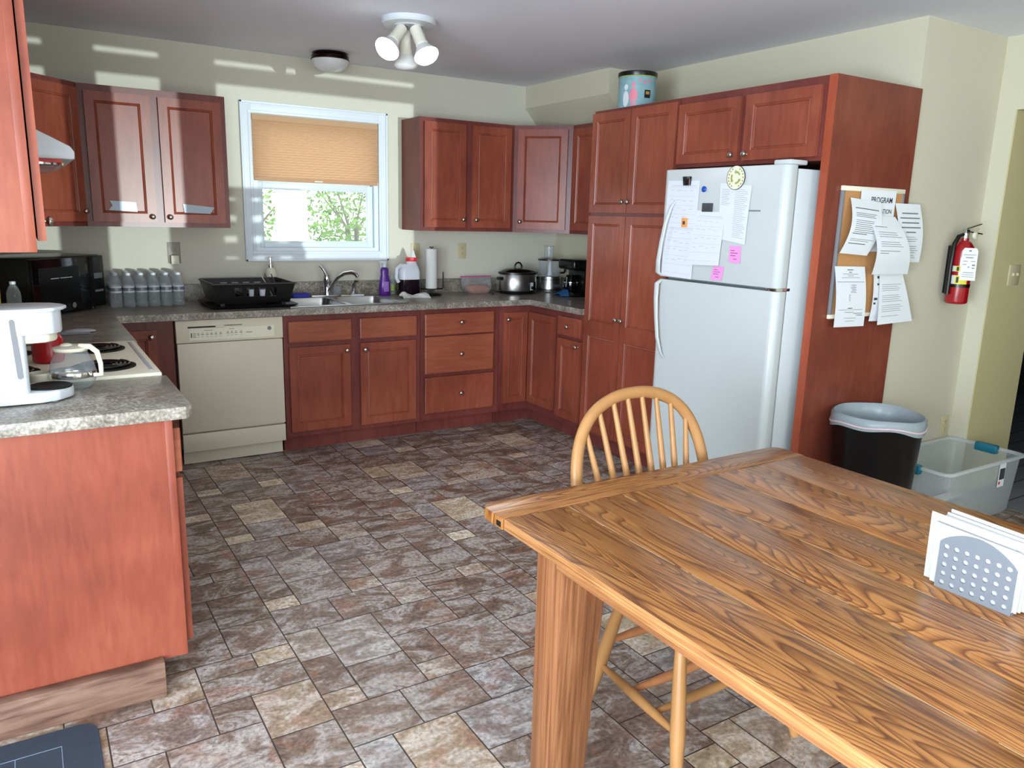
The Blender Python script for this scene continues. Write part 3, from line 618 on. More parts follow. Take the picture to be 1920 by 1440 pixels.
cab('base_cabinet', 'cherry base cabinet on the left wall, hidden beyond the range', LT, -1.60, -.66, 0, .875, .60,
    doors=[(-1.57, -1.13, .137, .672), (-1.11, -.70, .137, .672)])
# ---- countertops
cn = .679; CT, CB = .914, .876
sx0, sx1, sy0, sy1 = 1.665, 2.40, -.585, -.13
c = MB()
def slab(poly, b=.0): c.prism(poly, CB, CT)
c.box(.002, cn, -1.60, -cn, CB, CT); c.box(.002, sx0, -cn, -.002, CB, CT); c.box(sx0, sx1, -cn, sy0, CB, CT); c.box(sx0, sx1, sy1, -.002, CB, CT)
c.box(sx1, XR-.002, -cn, -.002, CB, CT); c.box(XR-cn, XR-.002, -1.285, -cn, CB, CT)
tag(c.build('countertop', 'counter', org=(2, -.3, CB)), 'long brown speckled laminate countertop running along the back wall', 'countertop')
c = MB(); c.box(.002, XR-.002, -.022, -.002, CT, 1.018, bev=.002); c.box(.002, .022, -1.60, -.022, CT, 1.018, bev=.002); c.box(XR-.022, XR-.002, -1.285, -.022, CT, 1.018, bev=.002)
tag(c.build('backsplash', 'counter', org=(2, -.01, CT)), 'low brown speckled laminate backsplash along the back and side walls', 'backsplash')
c = MB(); c.prism([(.002, -2.895), (cn-.02, -2.895), (cn, -2.878), (cn, -2.392), (.002, -2.392)], CB, CT, bev=.0025)
tag(c.build('countertop', 'counter', org=(.34, -2.64, CB)), 'short grey-lit laminate countertop piece holding the coffee maker', 'countertop')

# ============================================================ APPLIANCES
# refrigerator
f = thing('refrigerator', (3.6, -2.53, 0), 'tall white top-freezer refrigerator with papers on its door', 'refrigerator')
fy0, fy1 = -2.925, -2.13
c = MB(); c.box(3.285, 3.96, fy0+.006, fy1-.006, .03, 1.735, bev=.006); c.build('body', 'fridge2', f)
c = MB(); c.box(3.268, 3.285, fy0+.012, fy1-.012, .10, 1.728); c.build('gasket', 'gasket', f)
def fdoor(z0, z1, name):
    c = MB()
    poly = []
    for k in range(7):
        a = math.pi/2*k/6; poly.append((3.2+.03-.03*math.sin(a)*1.0, fy0+.03-.03*math.cos(a)))
    for k in range(7):
        a = math.pi/2*k/6; poly.append((3.2+.03-.03*math.cos(a), fy1-.03+.03*math.sin(a)))
    poly = [(3.268, fy0)]+poly+[(3.268, fy1)]
    c.prism(poly, z0, z1, 'z', bev=.004); return c.build(name, 'fridge', f, ang=50)
d1 = fdoor(1.197, 1.75, 'freezer_door'); d2 = fdoor(.10, 1.183, 'fridge_door')
def fhandle(P, par, r):
    c = MB(); c.tube(P, r, 12, flat=.55, upv=(1, 0, 0)); return c.build('handle', 'fridge', par, ang=70)
fhandle([(3.200, -2.235, 1.60), (3.178, -2.222, 1.56), (3.166, -2.200, 1.48), (3.164, -2.180, 1.38), (3.164, -2.166, 1.28), (3.170, -2.160, 1.22), (3.2, -2.158, 1.205)], d1, [.005, .010, .012, .013, .015, .017, .015])
fhandle([(3.2, -2.158, 1.175), (3.170, -2.16, 1.16), (3.164, -2.166, 1.08), (3.164, -2.176, .98), (3.166, -2.192, .87), (3.178, -2.212, .79), (3.20, -2.222, .755)], d2, [.015, .017, .015, .013, .012, .010, .005])
c = MB(); c.box(3.215, 3.33, -2.925, -2.83, 1.750, 1.772, bev=.006); c.build('hinge_cover', 'fridge', f)
c = MB(); c.box(3.205, 3.30, -2.92, -2.86, 1.183, 1.197, bev=.002); c.build('middle_hinge', 'chrome', f)
c = MB(); c.box(3.25, 3.30, fy0+.02, fy1-.02, .02, .095, bev=.004); c.build('base_grille', 'gasket', f)
c = MB(lambda s, d, z: (3.2-d, -s, z)); c.box(2.70, 2.792, .0002, .0012, 1.542, 1.549)
tag(c.build('badge', 'grey', d1), 'tiny grey name badge')

# dishwasher
dwx0, dwx1 = .981, 1.583
dw = thing('dishwasher', (1.28, -.32, 0), 'bisque front-loading dishwasher between the cherry base cabinets', 'dishwasher')
c = MB(); c.box(dwx0+.004, dwx1-.004, -.60, -.03, .10, .868); c.build('tub', 'bisque', dw)
c = MB(); c.box(dwx0, dwx1, -.632, -.60, .738, .868, bev=.004); cons = c.build('control_console', 'bisque2', dw)
c = MB(); c.box(1.045, 1.195, -.6335, -.632, .823, .832); c.box(1.245, 1.345, -.6335, -.632, .829, .833); c.build('handle_slot', 'black', cons)
c = MB(); c.box(1.197, 1.243, -.640, -.632, .82, .834, bev=.003); c.build('latch', 'bisque2', cons)
c = MB(); c.box(1.052, 1.53, -.6328, -.6318, .752, .818); c.build('label_strip', 'cream', cons)
c = MB()
for i, x in enumerate([1.10, 1.123, 1.148, 1.172, 1.196, 1.222, 1.262, 1.285, 1.308, 1.338]):
    z = .782+.0025*(i > 5); c.box(x-.0075, x+.0075, -.6338, -.6328, z, z+.003); c.box(x-.004, x+.004, -.6338, -.6328, z+.008, z+.011); c.box(x-.005, x+.005, -.6338, -.6328, z-.012, z-.0105)
c.box(1.13, 1.18, -.6338, -.6328, .806, .808); c.box(1.27, 1.30, -.6338, -.6328, .808, .810); c.box(1.366, 1.40, -.6338, -.6328, .7835, .7865)
c.box(1.060, 1.065, -.6338, -.6328, .768, .795)
for k in range(4): c.box(1.068, 1.088, -.6338, -.6328, .770+.007*k, .772+.007*k)
c.build('button_marks', 'ink', cons)
c = MB(); c.lathe([(.012, 0), (.012, .0015), (.009, .002)], (1.502, -.6328, .802), 20, Matrix.Rotation(math.radians(90), 3, 'X')); c.build('round_badge', 'grey', cons)
c = MB(); c.box(dwx0+.003, dwx1-.003, -.628, -.60, .208, .735, bev=.004); c.build('door', 'bisque', dw)
c = MB(); c.box(dwx0+.003, dwx1-.003, -.626, -.60, .092, .198, bev=.003); c.build('kick_panel', 'bisque', dw)
c = MB(); c.box(dwx0+.01, dwx1-.01, -.565, -.55, .004, .09); c.build('toe_panel', 'bisque', dw)

# range / cooktop
rg = thing('electric_range', (.33, -1.99, 0), 'white electric range with black coil burners set into the left counter', 'range')
ry0, ry1 = -2.378, -1.612
c = MB(); c.box(.01, .64, ry0+.004, ry1-.004, 0, .885); c.build('body', 'fridge2', rg)
c = MB(); c.box(.63, .665, ry0+.02, ry1-.02, .14, .72, bev=.005); od = c.build('oven_door', 'fridge2', rg)
c = MB(); c.tube([(.665, ry0+.08, .69), (.70, ry0+.09, .69), (.70, ry1-.09, .69), (.665, ry1-.08, .69)], .009, 8); c.build('handle', 'chrome', od)
c = MB(); c.box(.008, .668, ry0, ry1, .885, .924, bev=.006); top = c.build('cooktop', 'cream', rg)
c = MB(); c.box(.635, .648, ry0+.05, ry1-.05, .9235, .926, bev=.001); c.build('side_vent', 'greylt', top)
def coil(cx, cy, R):
    c = MB(); c.lathe([(R+.018, .0), (R+.018, .004), (R+.006, .005), (R+.002, .001), (R-.03, -.0), (.02, -.0)], (cx, cy, .924), 32, cap=False)
    dp = c.build('drip_pan', 'blackm', top, ang=60)
    c = MB(); P = []
    n = int(4.2*24)
    for k in range(n): a = k/24*2*math.pi; r = .028+(R-.03)*k/n; P.append((cx+r*math.cos(a), cy+r*math.sin(a), .934))
    c.tube(P, .0045, 6); c.build('coil', 'black', dp, ang=80)
coil(.505, -1.80, .088); coil(.50, -2.20, .088); coil(.20, -1.80, .07); coil(.20, -2.2, .088)
c = MB(); c.box(.008, .06, ry0, ry1, .924, 1.06, bev=.008); c.build('back_panel', 'fridge2', rg)

# range hood
hd = thing('range_hood', (.22, -2.02, 1.62), 'white sloped range hood peeking out beyond the nearest wall cabinet', 'hood')
c = MB(); c.prism([(.002, 1.632), (.455, 1.632), (.457, 1.655), (.446, 1.672), (.30, 1.745), (.30, 1.778), (.002, 1.778)], -2.398, -1.645, 'y', bev=.004); c.build('shell', 'white', hd)
c = MB(); c.box(.02, .42, -2.38, -1.66, 1.622, 1.632); c.build('filter', 'redcap', hd)  # red colour paints reddish reflections onto the underside of the hood
c = MB(); c.lathe([(.001, 1.588), (.03, 1.589), (.06, 1.598), (.075, 1.612), (.078, 1.622)], (.345, -2.28, 0), 24, cap=False); c.build('lamp_lens', 'glass', hd)
c = MB(); c.lathe([(.078, 1.616), (.085, 1.616), (.085, 1.624), (.078, 1.624)], (.345, -2.28, 0), 24, cap=False); c.build('lamp_ring', 'chrome', hd)

# microwave, turned in the corner
mw = local('microwave', 'black countertop microwave angled in the left corner', 'microwave')
Wm, Dm, Hm = .56, .355, .305        # local: x along the front, front at y=0 facing -y
c = MB(); c.box(0, Wm, 0, Dm, .015, Hm, bev=.006); c.build('housing', 'black', mw)
c = MB(); c.box(.003, Wm*.76, -.022, -.001, .018, Hm-.004, bev=.003); md = c.build('door', 'blackgl', mw)
c = MB(); c.box(.05, Wm*.62, -.0235, -.022, .06, Hm-.05); c.build('window', 'black', md)
c = MB(); c.box(.13, .19, -.0245, -.0235, .196, .199); c.box(.20, .29, -.0245, -.0235, .196, .199); c.build('door_marks', 'greylt', md)
c = MB(); c.lathe([(.015, 0), (.015, .001)], (Wm*.52, -.0225, .045), 20, Matrix.Rotation(math.radians(90), 3, 'X')); c.build('round_badge', 'grey', md)
c = MB(); c.box(Wm*.765, Wm-.002, -.022, -.001, .018, Hm-.004, bev=.003); cp = c.build('control_panel', 'black', mw)
c = MB(); c.box(Wm*.84, Wm*.965, -.0235, -.022, .175, .205); c.box(Wm*.84, Wm*.965, -.0235, -.022, .10, .112); c.build('sticker', 'grey', cp)
for x in (.04, Wm-.04):
    for y in (.04, Dm-.04):
        c = MB(); c.cyl((x, y, 0), (x, y, .016), .012); c.build('foot', 'black', mw)
put(mw, (.30, -.669, CT), math.radians(50))

# ============================================================ SINK AREA
sk = thing('double_sink', (2.03, -.34, CT), 'stainless steel double bowl sink set in the counter under the window', 'sink')
c = MB()
rx0, rx1, ry0_, ry1_ = 1.64, 2.425, -.61, -.045
bw = [(1.685, 2.015, -.565, -.15), (2.05, 2.38, -.565, -.15)]
zt = CT+.006
def quadbox(x0, x1, y0, y1): c.box(x0, x1, y0, y1, CT+.0005, zt, bev=.002)
quadbox(rx0, rx1, ry0_, bw[0][2]); quadbox(rx0, rx1, bw[0][3], ry1_); quadbox(rx0, bw[0][0], bw[0][2], bw[0][3]); quadbox(bw[1][1], rx1, bw[0][2], bw[0][3]); quadbox(bw[0][1], bw[1][0], bw[0][2], bw[0][3])
c.build('rim', 'steel', sk)
for (x0, x1, y0, y1) in bw:
    c = MB()
    def rr(x0, x1, y0, y1, r, n=5):
        P = []
        for (cx, cy, a0) in ((x1-r, y1-r, 0), (x0+r, y1-r, 90), (x0+r, y0+r, 180), (x1-r, y0+r, 270)):
            for k in range(n+1):
                a = math.radians(a0+90*k/n); P.append((cx+r*math.cos(a), cy+r*math.sin(a)))
        return P
    rings = [(0, zt-.001, .05), (.004, zt-.02, .05), (.012, CT-.15, .05), (.03, CT-.17, .05), (.12, CT-.175, .03)]
    V = []; F = []
    for (ins, z, r) in rings: V += [(a, b, z) for a, b in rr(x0+ins, x1-ins, y0+ins, y1-ins, r)]
    m = 24
    for j in range(len(rings)-1):
        for i in range(m): F.append((j*m+i, j*m+(i+1) % m, (j+1)*m+(i+1) % m, (j+1)*m+i))
    F.append(tuple((len(rings)-1)*m+i for i in range(m)))
    c._add(V, F); b = c.build('bowl', 'steel', sk, ang=50)
    c = MB(); c.lathe([(.04, 0), (.042, .002), (.03, .003), (.01, .001)], ((x0+x1)/2, (y0+y1)/2, CT-.175), 20); c.build('drain', 'chrome', b)
fa = thing('kitchen_faucet', (2.05, -.09, zt), 'chrome single-lever kitchen faucet behind the sink bowls', 'faucet')
c = MB(); c.box(1.93, 2.18, -.115, -.062, zt, zt+.012, bev=.005); c.build('base_plate', 'chrome', fa)
c = MB(); c.lathe([(.026, 0), (.025, .02), (.021, .03), (.021, .085), (.024, .09), (.024, .125), (.018, .14)], (2.045, -.09, zt+.01), 24); c.build('body', 'chrome', fa, ang=60)
c = MB(); c.tube([(2.05, -.10, zt+.03), (2.07, -.125, zt+.08), (2.10, -.16, zt+.135), (2.135, -.20, zt+.165), (2.17, -.235, zt+.172), (2.19, -.26, zt+.165), (2.20, -.27, zt+.145)], [.012, .012, .012, .013, .014, .015, .014], 12); c.build('spout', 'chrome', fa, ang=60)
c = MB(); c.tube([(2.045, -.09, zt+.14), (2.035, -.082, zt+.17), (2.015, -.075, zt+.20), (2.0, -.07, zt+.205)], [.015, .012, .01, .006], 10); c.build('lever', 'chrome', fa, ang=60)
sprr = thing('side_sprayer', (2.235, -.09, zt), 'small chrome side sprayer right of the faucet', 'sprayer')
c = MB(); c.lathe([(.022, 0), (.02, .012), (.012, .02), (.011, .05), (.014, .065)], (2.235, -.09, zt), 18); c.build('holder', 'chrome', sprr)
c = MB(); c.tube([(2.235, -.09, zt+.06), (2.237, -.094, zt+.085), (2.247, -.105, zt+.102), (2.262, -.12, zt+.104)], [.012, .012, .013, .011], 10); c.build('spray_head', 'chrome', sprr)
c = MB(); c.box(1.80, 1.915, -.128, -.062, zt, zt+.022, bev=.007); c.box(1.802, 1.912, -.126, -.064, zt+.021, zt+.027, bev=.002)
tag(c.build('sponge', 'blue', org=(1.86, -.1, zt)), 'blue-purple scrub sponge on the sink rim by the faucet', 'sponge')
c = MB(); c.lathe([(.024, 0), (.027, .02), (.028, .05), (.024, .055), (.022, .05), (.021, .008)], (2.125, -.068, zt+.012), 20); tag(c.build('small_cup', 'glass', org=(2.125, -.068, zt+.012)), 'tiny clear cup tucked behind the faucet spout', 'cup')
br = thing('dish_brush', (2.22, -.155, zt), 'long white-handled dish brush lying across the back rim of the sink', 'brush')
c = MB(); c.tube([(2.13, -.133, zt+.007), (2.2, -.133, zt+.006)], .004, 8); c.build('handle', 'cream', br)
c = MB(); c.box(2.20, 2.295, -.147, -.121, zt+.0, zt+.014, bev=.005); c.build('head', 'white', br)
# dish rack
dr = thing('dish_rack', (1.44, -.38, CT), 'black plastic dish rack on a drip tray left of the sink', 'dish rack')
c = MB()
V = []; F = []
def rrect(x0, x1, y0, y1, r, z, n=4):
    P = []
    for (cx, cy, a0) in ((x1-r, y1-r, 0), (x0+r, y1-r, 90), (x0+r, y0+r, 180), (x1-r, y0+r, 270)):
        for k in range(n+1):
            a = math.radians(a0+90*k/n); P.append((cx+r*math.cos(a), cy+r*math.sin(a), z))
    return P
def loft(c, rings, cap0=True, cap1=False):
    V = []; F = []; m = len(rings[0])
    for r in rings: V += r
    for j in range(len(rings)-1):
        for i in range(m): F.append((j*m+i, j*m+(i+1) % m, (j+1)*m+(i+1) % m, (j+1)*m+i))
    if cap0: F.append(tuple(range(m))[::-1])
    if cap1: F.append(tuple((len(rings)-1)*m+i for i in range(m)))
    c._add(V, F)
c = MB(); loft(c, [rrect(1.205, 1.665, -.555, -.17, .03, CT+.001), rrect(1.19, 1.70, -.585, -.15, .04, CT+.012), rrect(1.185, 1.705, -.59, -.145, .04, CT+.02), rrect(1.20, 1.68, -.575, -.16, .035, CT+.012)], True, True)
c.build('drip_tray', 'black', dr, ang=40)
# basket: walls with real slots, built from posts
bx0, bx1, by0, by1 = 1.235, 1.655, -.535, -.185
zb_, zt_ = CT+.03, CT+.145
tp = .028
c = MB()
c.box(bx0, bx1, by0, by1, zb_, zb_+.004)
def wallq(p0, p1, q0, q1, slots):      # bottom edge p0-p1, top edge q0-q1; slots = list of (a,b,lo,hi)
    p0, p1, q0, q1 = map(Vector, (p0, p1, q0, q1))
    def pt(a, h): return (p0.lerp(p1, a)).lerp(q0.lerp(q1, a), h)
    nrm = (p1-p0).cross(q0-p0).normalized()*.003
    def panel(a0, a1, h0, h1):
        A = [pt(a0, h0), pt(a0, h1), pt(a1, h0), pt(a1, h1)]
        c.hexa([tuple(A[0]), tuple(A[1]), tuple(A[0]+nrm), tuple(A[1]+nrm), tuple(A[2]), tuple(A[3]), tuple(A[2]+nrm), tuple(A[3]+nrm)])
    cuts = [0.]; 
    for (a, b, lo, hi) in slots:
        panel(cuts[-1], a, 0, 1); panel(a, b, 0, lo); panel(a, b, hi, 1); cuts.append(b)
    panel(cuts[-1], 1, 0, 1)
sl = [(.25+.15*k, .34+.15*k, .35, .82) for k in range(4)]
A0, A1, B0, B1 = (bx0, by0, zb_), (bx1, by0, zb_), (bx0, by1, zb_), (bx1, by1, zb_)
A2, A3, B2, B3 = (bx0-tp, by0-tp, zt_), (bx1+tp, by0-tp, zt_), (bx0-tp, by1+tp, zt_), (bx1+tp, by1+tp, zt_)
wallq(A0, A1, A2, A3, sl); wallq(B0, B1, B2, B3, sl); wallq(A0, B0, A2, B2, []); wallq(A1, B1, A3, B3, [])
for (p, r_) in (((bx0+.03, by0+.03), 0), ((bx1-.03, by0+.03), 0), ((bx0+.03, by1-.03), 0), ((bx1-.03, by1-.03), 0)): c.box(p[0]-.012, p[0]+.012, p[1]-.012, p[1]+.012, CT+.012, zb_)
c.build('basket', 'black', dr)
c = MB(); c.tube([(A2[0], A2[1], zt_), (A3[0], A3[1], zt_), (B3[0], B3[1], zt_), (B2[0], B2[1], zt_)], .0065, 8, closed=True); c.build('rim', 'black', dr)
c = MB()
for k in range(9): c.box(bx0+.04+.034*k, bx0+.044+.034*k, by0+.05, by1-.05, zb_+.004, zb_+.045)
c.build('plate_divider', 'black', dr)
for i, x in enumerate((1.452, 1.515)):
    o = thing('white_cup', (x, -.505, zb_+.005), 'white cup seen through a rack slot, %s the sink' % ('farther from' if i == 0 else 'nearer to'), 'cup')
    c = MB(); c.lathe([(.022, 0), (.026, .01), (.028, .07), (.0255, .07), (.022, .012), (.001, .008)], (x, -.495, zb_+.005), 20); c.build('bowl', 'white', o, ang=60)
for i, (x, y, rx_, m_) in enumerate(((1.60, -.47, .2, 'steel'), (1.625, -.46, .05, 'steel'), (1.585, -.46, .3, 'whitemat'))):
    c = MB(); c.tube([(x, y, zb_+.006), (x-.02-rx_*.05, y+.01, zb_+.09), (x-.045-rx_*.1, y+.02, zb_+.165)], [.004, .005, .007], 8, flat=.5)
    tag(c.build('utensil', m_, org=(x, y, zb_)), ('slim steel knife handle leaning in the rack corner', 'steel spoon handle leaning in the rack beside the knife', 'white plastic utensil handle leaning in the dish rack')[i], 'utensil')
# soap pump
so = thing('soap_pump', (1.675, -.075, CT), 'cream soap pump bottle with silver pump standing behind the dish rack', 'soap dispenser')
c = MB(); c.lathe([(.034, 0), (.036, .01), (.036, .165), (.034, .185), (.022, .2), (.016, .205)], (1.675, -.065, CT), 24); c.build('bottle', 'cream', so, ang=50)
c = MB(); c.lathe([(.017, .205), (.017, .225), (.007, .228), (.006, .262), (.010, .264), (.010, .274)], (1.675, -.065, CT), 16); c.tube([(1.675, -.065, CT+.268), (1.665, -.10, CT+.266)], .005, 8); c.build('pump', 'chrome', so, ang=50)
c = MB(); c.box(1.655, 1.672, -.1035, -.1005, CT+.09, CT+.14); c.build('label', 'orangedk', so)
# purple soap bottle
ps = thing('dish_soap_bottle', (2.47, -.10, CT), 'purple dish soap spray bottle standing right of the sink', 'bottle')
c = MB(); c.lathe([(.034, 0), (.04, .012), (.041, .07), (.036, .11), (.028, .15), (.03, .17), (.028, .19), (.016, .2)], (2.47, -.09, CT), 24, sy=.7); c.build('bottle', 'purple', ps, ang=60)
c = MB(); c.lathe([(.015, .2), (.016, .225), (.012, .23)], (2.47, -.09, CT), 16); c.box(2.43, 2.485, -.10, -.08, CT+.228, CT+.245, bev=.004); c.box(2.438, 2.446, -.094, -.086, CT+.20, CT+.23); c.build('trigger', 'white', ps)
c = MB(); c.box(2.452, 2.49, -.1225, -.1195, CT+.03, CT+.10, bev=.001); c.build('label', 'lavender', ps)
sb = thing('small_bottle', (2.545, -.06, CT), 'small clear green-labelled bottle between the purple soap and the jug', 'bottle')
c = MB(); c.lathe([(.022, 0), (.024, .01), (.024, .1), (.012, .13), (.011, .15)], (2.545, -.05, CT), 16); c.build('bottle', 'bottle', sb, ang=60)
c = MB(); c.lathe([(.0245, .03), (.0245, .07)], (2.545, -.05, CT), 16, cap=False); c.build('label', 'green', sb)
# jug
jg = thing('plastic_jug', (2.63, -.14, CT), 'large translucent jug half full of dark syrup with a red cap', 'jug')
c = MB(); loft(c, [rrect(2.555, 2.705, -.205, -.075, .03, CT+.118), rrect(2.555, 2.705, -.205, -.075, .03, CT+.17), rrect(2.565, 2.70, -.2, -.08, .04, CT+.205), rrect(2.62, 2.695, -.175, -.105, .034, CT+.228), rrect(2.622, 2.693, -.173, -.107, .033, CT+.245)], False, True); c.build('jug_body', 'jug', jg, ang=60)
c = MB(); loft(c, [rrect(2.565, 2.695, -.195, -.085, .03, CT), rrect(2.556, 2.704, -.204, -.076, .03, CT+.012), rrect(2.556, 2.704, -.204, -.076, .03, CT+.118)], True, True); c.build('syrup_fill', 'liquid', jg, ang=60)
c = MB(); c.tube([(2.64, -.15, CT+.215), (2.56, -.165, CT+.215), (2.532, -.17, CT+.195), (2.525, -.172, CT+.13), (2.545, -.168, CT+.10)], .013, 10); c.build('handle', 'jug', jg, ang=70)
c = MB(); c.lathe([(.041, .245), (.042, .25), (.042, .268), (.036, .272)], (2.657, -.14, CT), 24); c.build('cap', 'redcap', jg)
c = MB(); c.lathe([(.001, .33), (.012, .32), (.022, .29), (.03, .272)], (2.665, -.14, CT), 6); tag(c.build('tissue_wad', 'whitemat', org=(2.665, -.14, CT+.272)), 'crumpled white tissue sticking up on the red jug cap', 'tissue')
# cloth
c = MB()
def cf(u, v):
    x = 2.50+.20*u; y = -.355+.11*v+.03*math.sin(u*4)
    z = CT+.002+.048*(1-(2*v-1)**2)*(.6+.4*math.sin(u*7+1))*(1-.6*abs(2*u-1)**3)+.006*math.sin(u*23+v*9)*(v*(1-v)*4)
    return (x, y, max(z, CT+.0015))
c.grid(cf, 26, 12); tag(c.build('dish_cloth', 'whitemat', org=(2.63, -.28, CT), ang=60), 'crumpled white dish cloth on the counter right of the sink', 'cloth')
# paper towel holder
pt = thing('paper_towel_holder', (2.80, -.20, CT), 'black wire paper towel holder with a thin white roll', 'paper towel holder')
px_, py_ = 2.792, -.19
c = MB(); c.tube([(px_+.075*math.cos(a*math.pi/12), py_+.055*math.sin(a*math.pi/12), CT+.006) for a in range(24)], .006, 8, closed=True)
c.tube([(px_-.075, py_, CT+.006), (px_+.075, py_, CT+.006)], .006, 8); c.build('base', 'black', pt)
c = MB(); c.cyl((px_, py_, CT+.006), (px_, py_, CT+.345), .006); c.cyl((px_, py_, CT+.343), (px_, py_, CT+.35), .015); c.cyl((px_-.02, py_, CT+.006), (px_-.02, py_, CT+.05), .005, n=8); c.cyl((px_+.02, py_, CT+.006), (px_+.02, py_, CT+.05), .005, n=8); c.build('post', 'black', pt)
c = MB(); c.tube([(px_-.085, py_+.01, CT+.105), (px_-.085, py_+.01, CT+.052), (px_-.08, py_+.01, CT+.048), (px_+.085, py_-.01, CT+.048), (px_+.09, py_-.01, CT+.055), (px_+.09, py_-.01, CT+.17)], .006, 8); c.build('arm', 'black', pt)
c = MB(); c.lathe([(.012, .052), (.042, .052), (.042, .335), (.012, .335)], (px_, py_, CT), 28, cap=False); c.build('paper_roll', 'whitemat', pt, ang=40)
# zip bag of snacks
zb2 = thing('snack_bag', (3.19, -.12, CT), 'clear zip bag of brown snacks with a magenta seal', 'bag')
c = MB(); loft(c, [rrect(3.13, 3.29, -.17, -.08, .03, CT+.001), rrect(3.11, 3.31, -.18, -.07, .035, CT+.035), rrect(3.13, 3.28, -.165, -.085, .03, CT+.06)], True, True); c.build('snacks', 'crackers', zb2, ang=70)
c = MB(); loft(c, [rrect(3.12, 3.30, -.178, -.072, .03, CT+.0005), rrect(3.098, 3.32, -.186, -.064, .035, CT+.04), rrect(3.08, 3.32, -.16, -.09, .02, CT+.085), rrect(3.07, 3.325, -.135, -.118, .006, CT+.125)], True, False); c.build('bag_film', 'zip', zb2, ang=70)
c = MB(); c.box(3.066, 3.328, -.133, -.119, CT+.117, CT+.128, bev=.002); c.build('zip_seal', 'magenta', zb2)
# slow cooker
sc_ = thing('slow_cooker', (3.62, -.20, CT), 'stainless slow cooker with a black glass lid in the back corner', 'slow cooker')
cx, cy = 3.505, -.24
c = MB(); c.lathe([(.135, .0), (.15, .004), (.155, .02), (.15, .024)], (cx, cy, CT), 36, sy=.8); c.build('base', 'black', sc_, ang=50)
c = MB(); c.lathe([(.15, .024), (.152, .03), (.152, .145), (.148, .15)], (cx, cy, CT), 40, sy=.8); c.build('housing', 'steel', sc_, ang=50)
c = MB(); c.lathe([(.152, .148), (.163, .152), (.163, .163), (.145, .166)], (cx, cy, CT), 40, sy=.8); c.build('crock_rim', 'black', sc_, ang=50)
c = MB(); c.lathe([(.15, .166), (.12, .182), (.07, .192), (.0001, .195)], (cx, cy, CT), 40, sy=.8); lid = c.build('lid', 'blackgl', sc_, ang=60)
c = MB(); c.tube([(cx-.032, cy, CT+.19), (cx-.03, cy, CT+.212), (cx-.018, cy, CT+.228), (cx, cy, CT+.234), (cx+.018, cy, CT+.228), (cx+.03, cy, CT+.212), (cx+.032, cy, CT+.19)], .007, 10); c.build('lid_knob', 'black', lid)
for s_ in (-1, 1):
    c = MB(); c.box(cx+s_*.160-.018, cx+s_*.160+.018, cy-.03, cy+.03, CT+.105, CT+.128, bev=.008); c.build('side_handle', 'black', sc_)
c = MB(); c.box(cx+.025, cx+.085, cy-.123, cy-.108, CT+.028, CT+.095, bev=.003); cpn = c.build('control_plate', 'black', sc_)
c = MB(); c.box(cx+.033, cx+.06, cy-.125, cy-.123, CT+.032, CT+.09); c.build('label', 'greylt', cpn)
c = MB(); c.lathe([(.012, 0), (.012, .012), (.009, .014)], (cx+.05, cy-.124, CT+.05), 16, Matrix.Rotation(math.radians(90), 3, 'X')); c.build('dial', 'black', cpn)
c = MB(); c.tube([(cx-.12, cy+.02, CT+.012), (cx-.20, cy, CT+.016), (cx-.24, cy-.02, CT+.014), (cx-.25, cy-.05, CT+.006)], .005, 8); c.build('power_cord', 'black', sc_)
# food processor
fp = thing('food_processor', (3.80, -.22, CT), 'grey food processor with a clear bowl beside the slow cooker', 'food processor')
cx, cy = 3.80, -.24
c = MB(); c.lathe([(.095, 0), (.1, .01), (.098, .05), (.09, .09), (.086, .125), (.08, .13)], (cx, cy, CT), 32); c.build('base', 'steel', fp, ang=40)
c = MB(); c.lathe([(.1, .022), (.1005, .028)], (cx, cy, CT), 32, cap=False); c.lathe([(.089, .098), (.0885, .104)], (cx, cy, CT), 32, cap=False); c.build('trim_ring', 'darksteel', fp)
c = MB(); c.box(cx-.02, cx+.06, cy-.106, cy-.085, CT+.045, CT+.07, bev=.006); c.build('control_panel', 'ink', fp)
c = MB(); c.lathe([(.075, .13), (.086, .15), (.09, .24), (.09, .25)], (cx, cy, CT), 32, cap=False); bowl = c.build('bowl', 'glass', fp, ang=60)
c = MB(); c.tube([(cx+.085, cy-.01, CT+.235), (cx+.13, cy-.01, CT+.235), (cx+.14, cy-.01, CT+.22), (cx+.14, cy-.01, CT+.16), (cx+.125, cy-.01, CT+.15), (cx+.085, cy-.01, CT+.15)], .009, 8); c.build('handle', 'black', bowl)
c = MB(); c.lathe([(.022, .13), (.016, .16), (.014, .22), (.008, .235)], (cx, cy, CT), 16); c.build('blade_shaft', 'white', fp)
c = MB(); c.lathe([(.095, .25), (.097, .262), (.05, .272), (.045, .275)], (cx, cy, CT), 32); lid = c.build('lid', 'glass', fp, ang=60)
c = MB(); c.lathe([(.094, .248), (.097, .25), (.097, .258), (.094, .26)], (cx, cy, CT), 32, cap=False); c.build('lid_ring', 'darksteel', fp)
c = MB(); c.lathe([(.036, .27), (.036, .352), (.043, .356), (.043, .362), (.034, .364)], (cx-.012, cy, CT), 20); c.build('feed_tube', 'glass', lid)
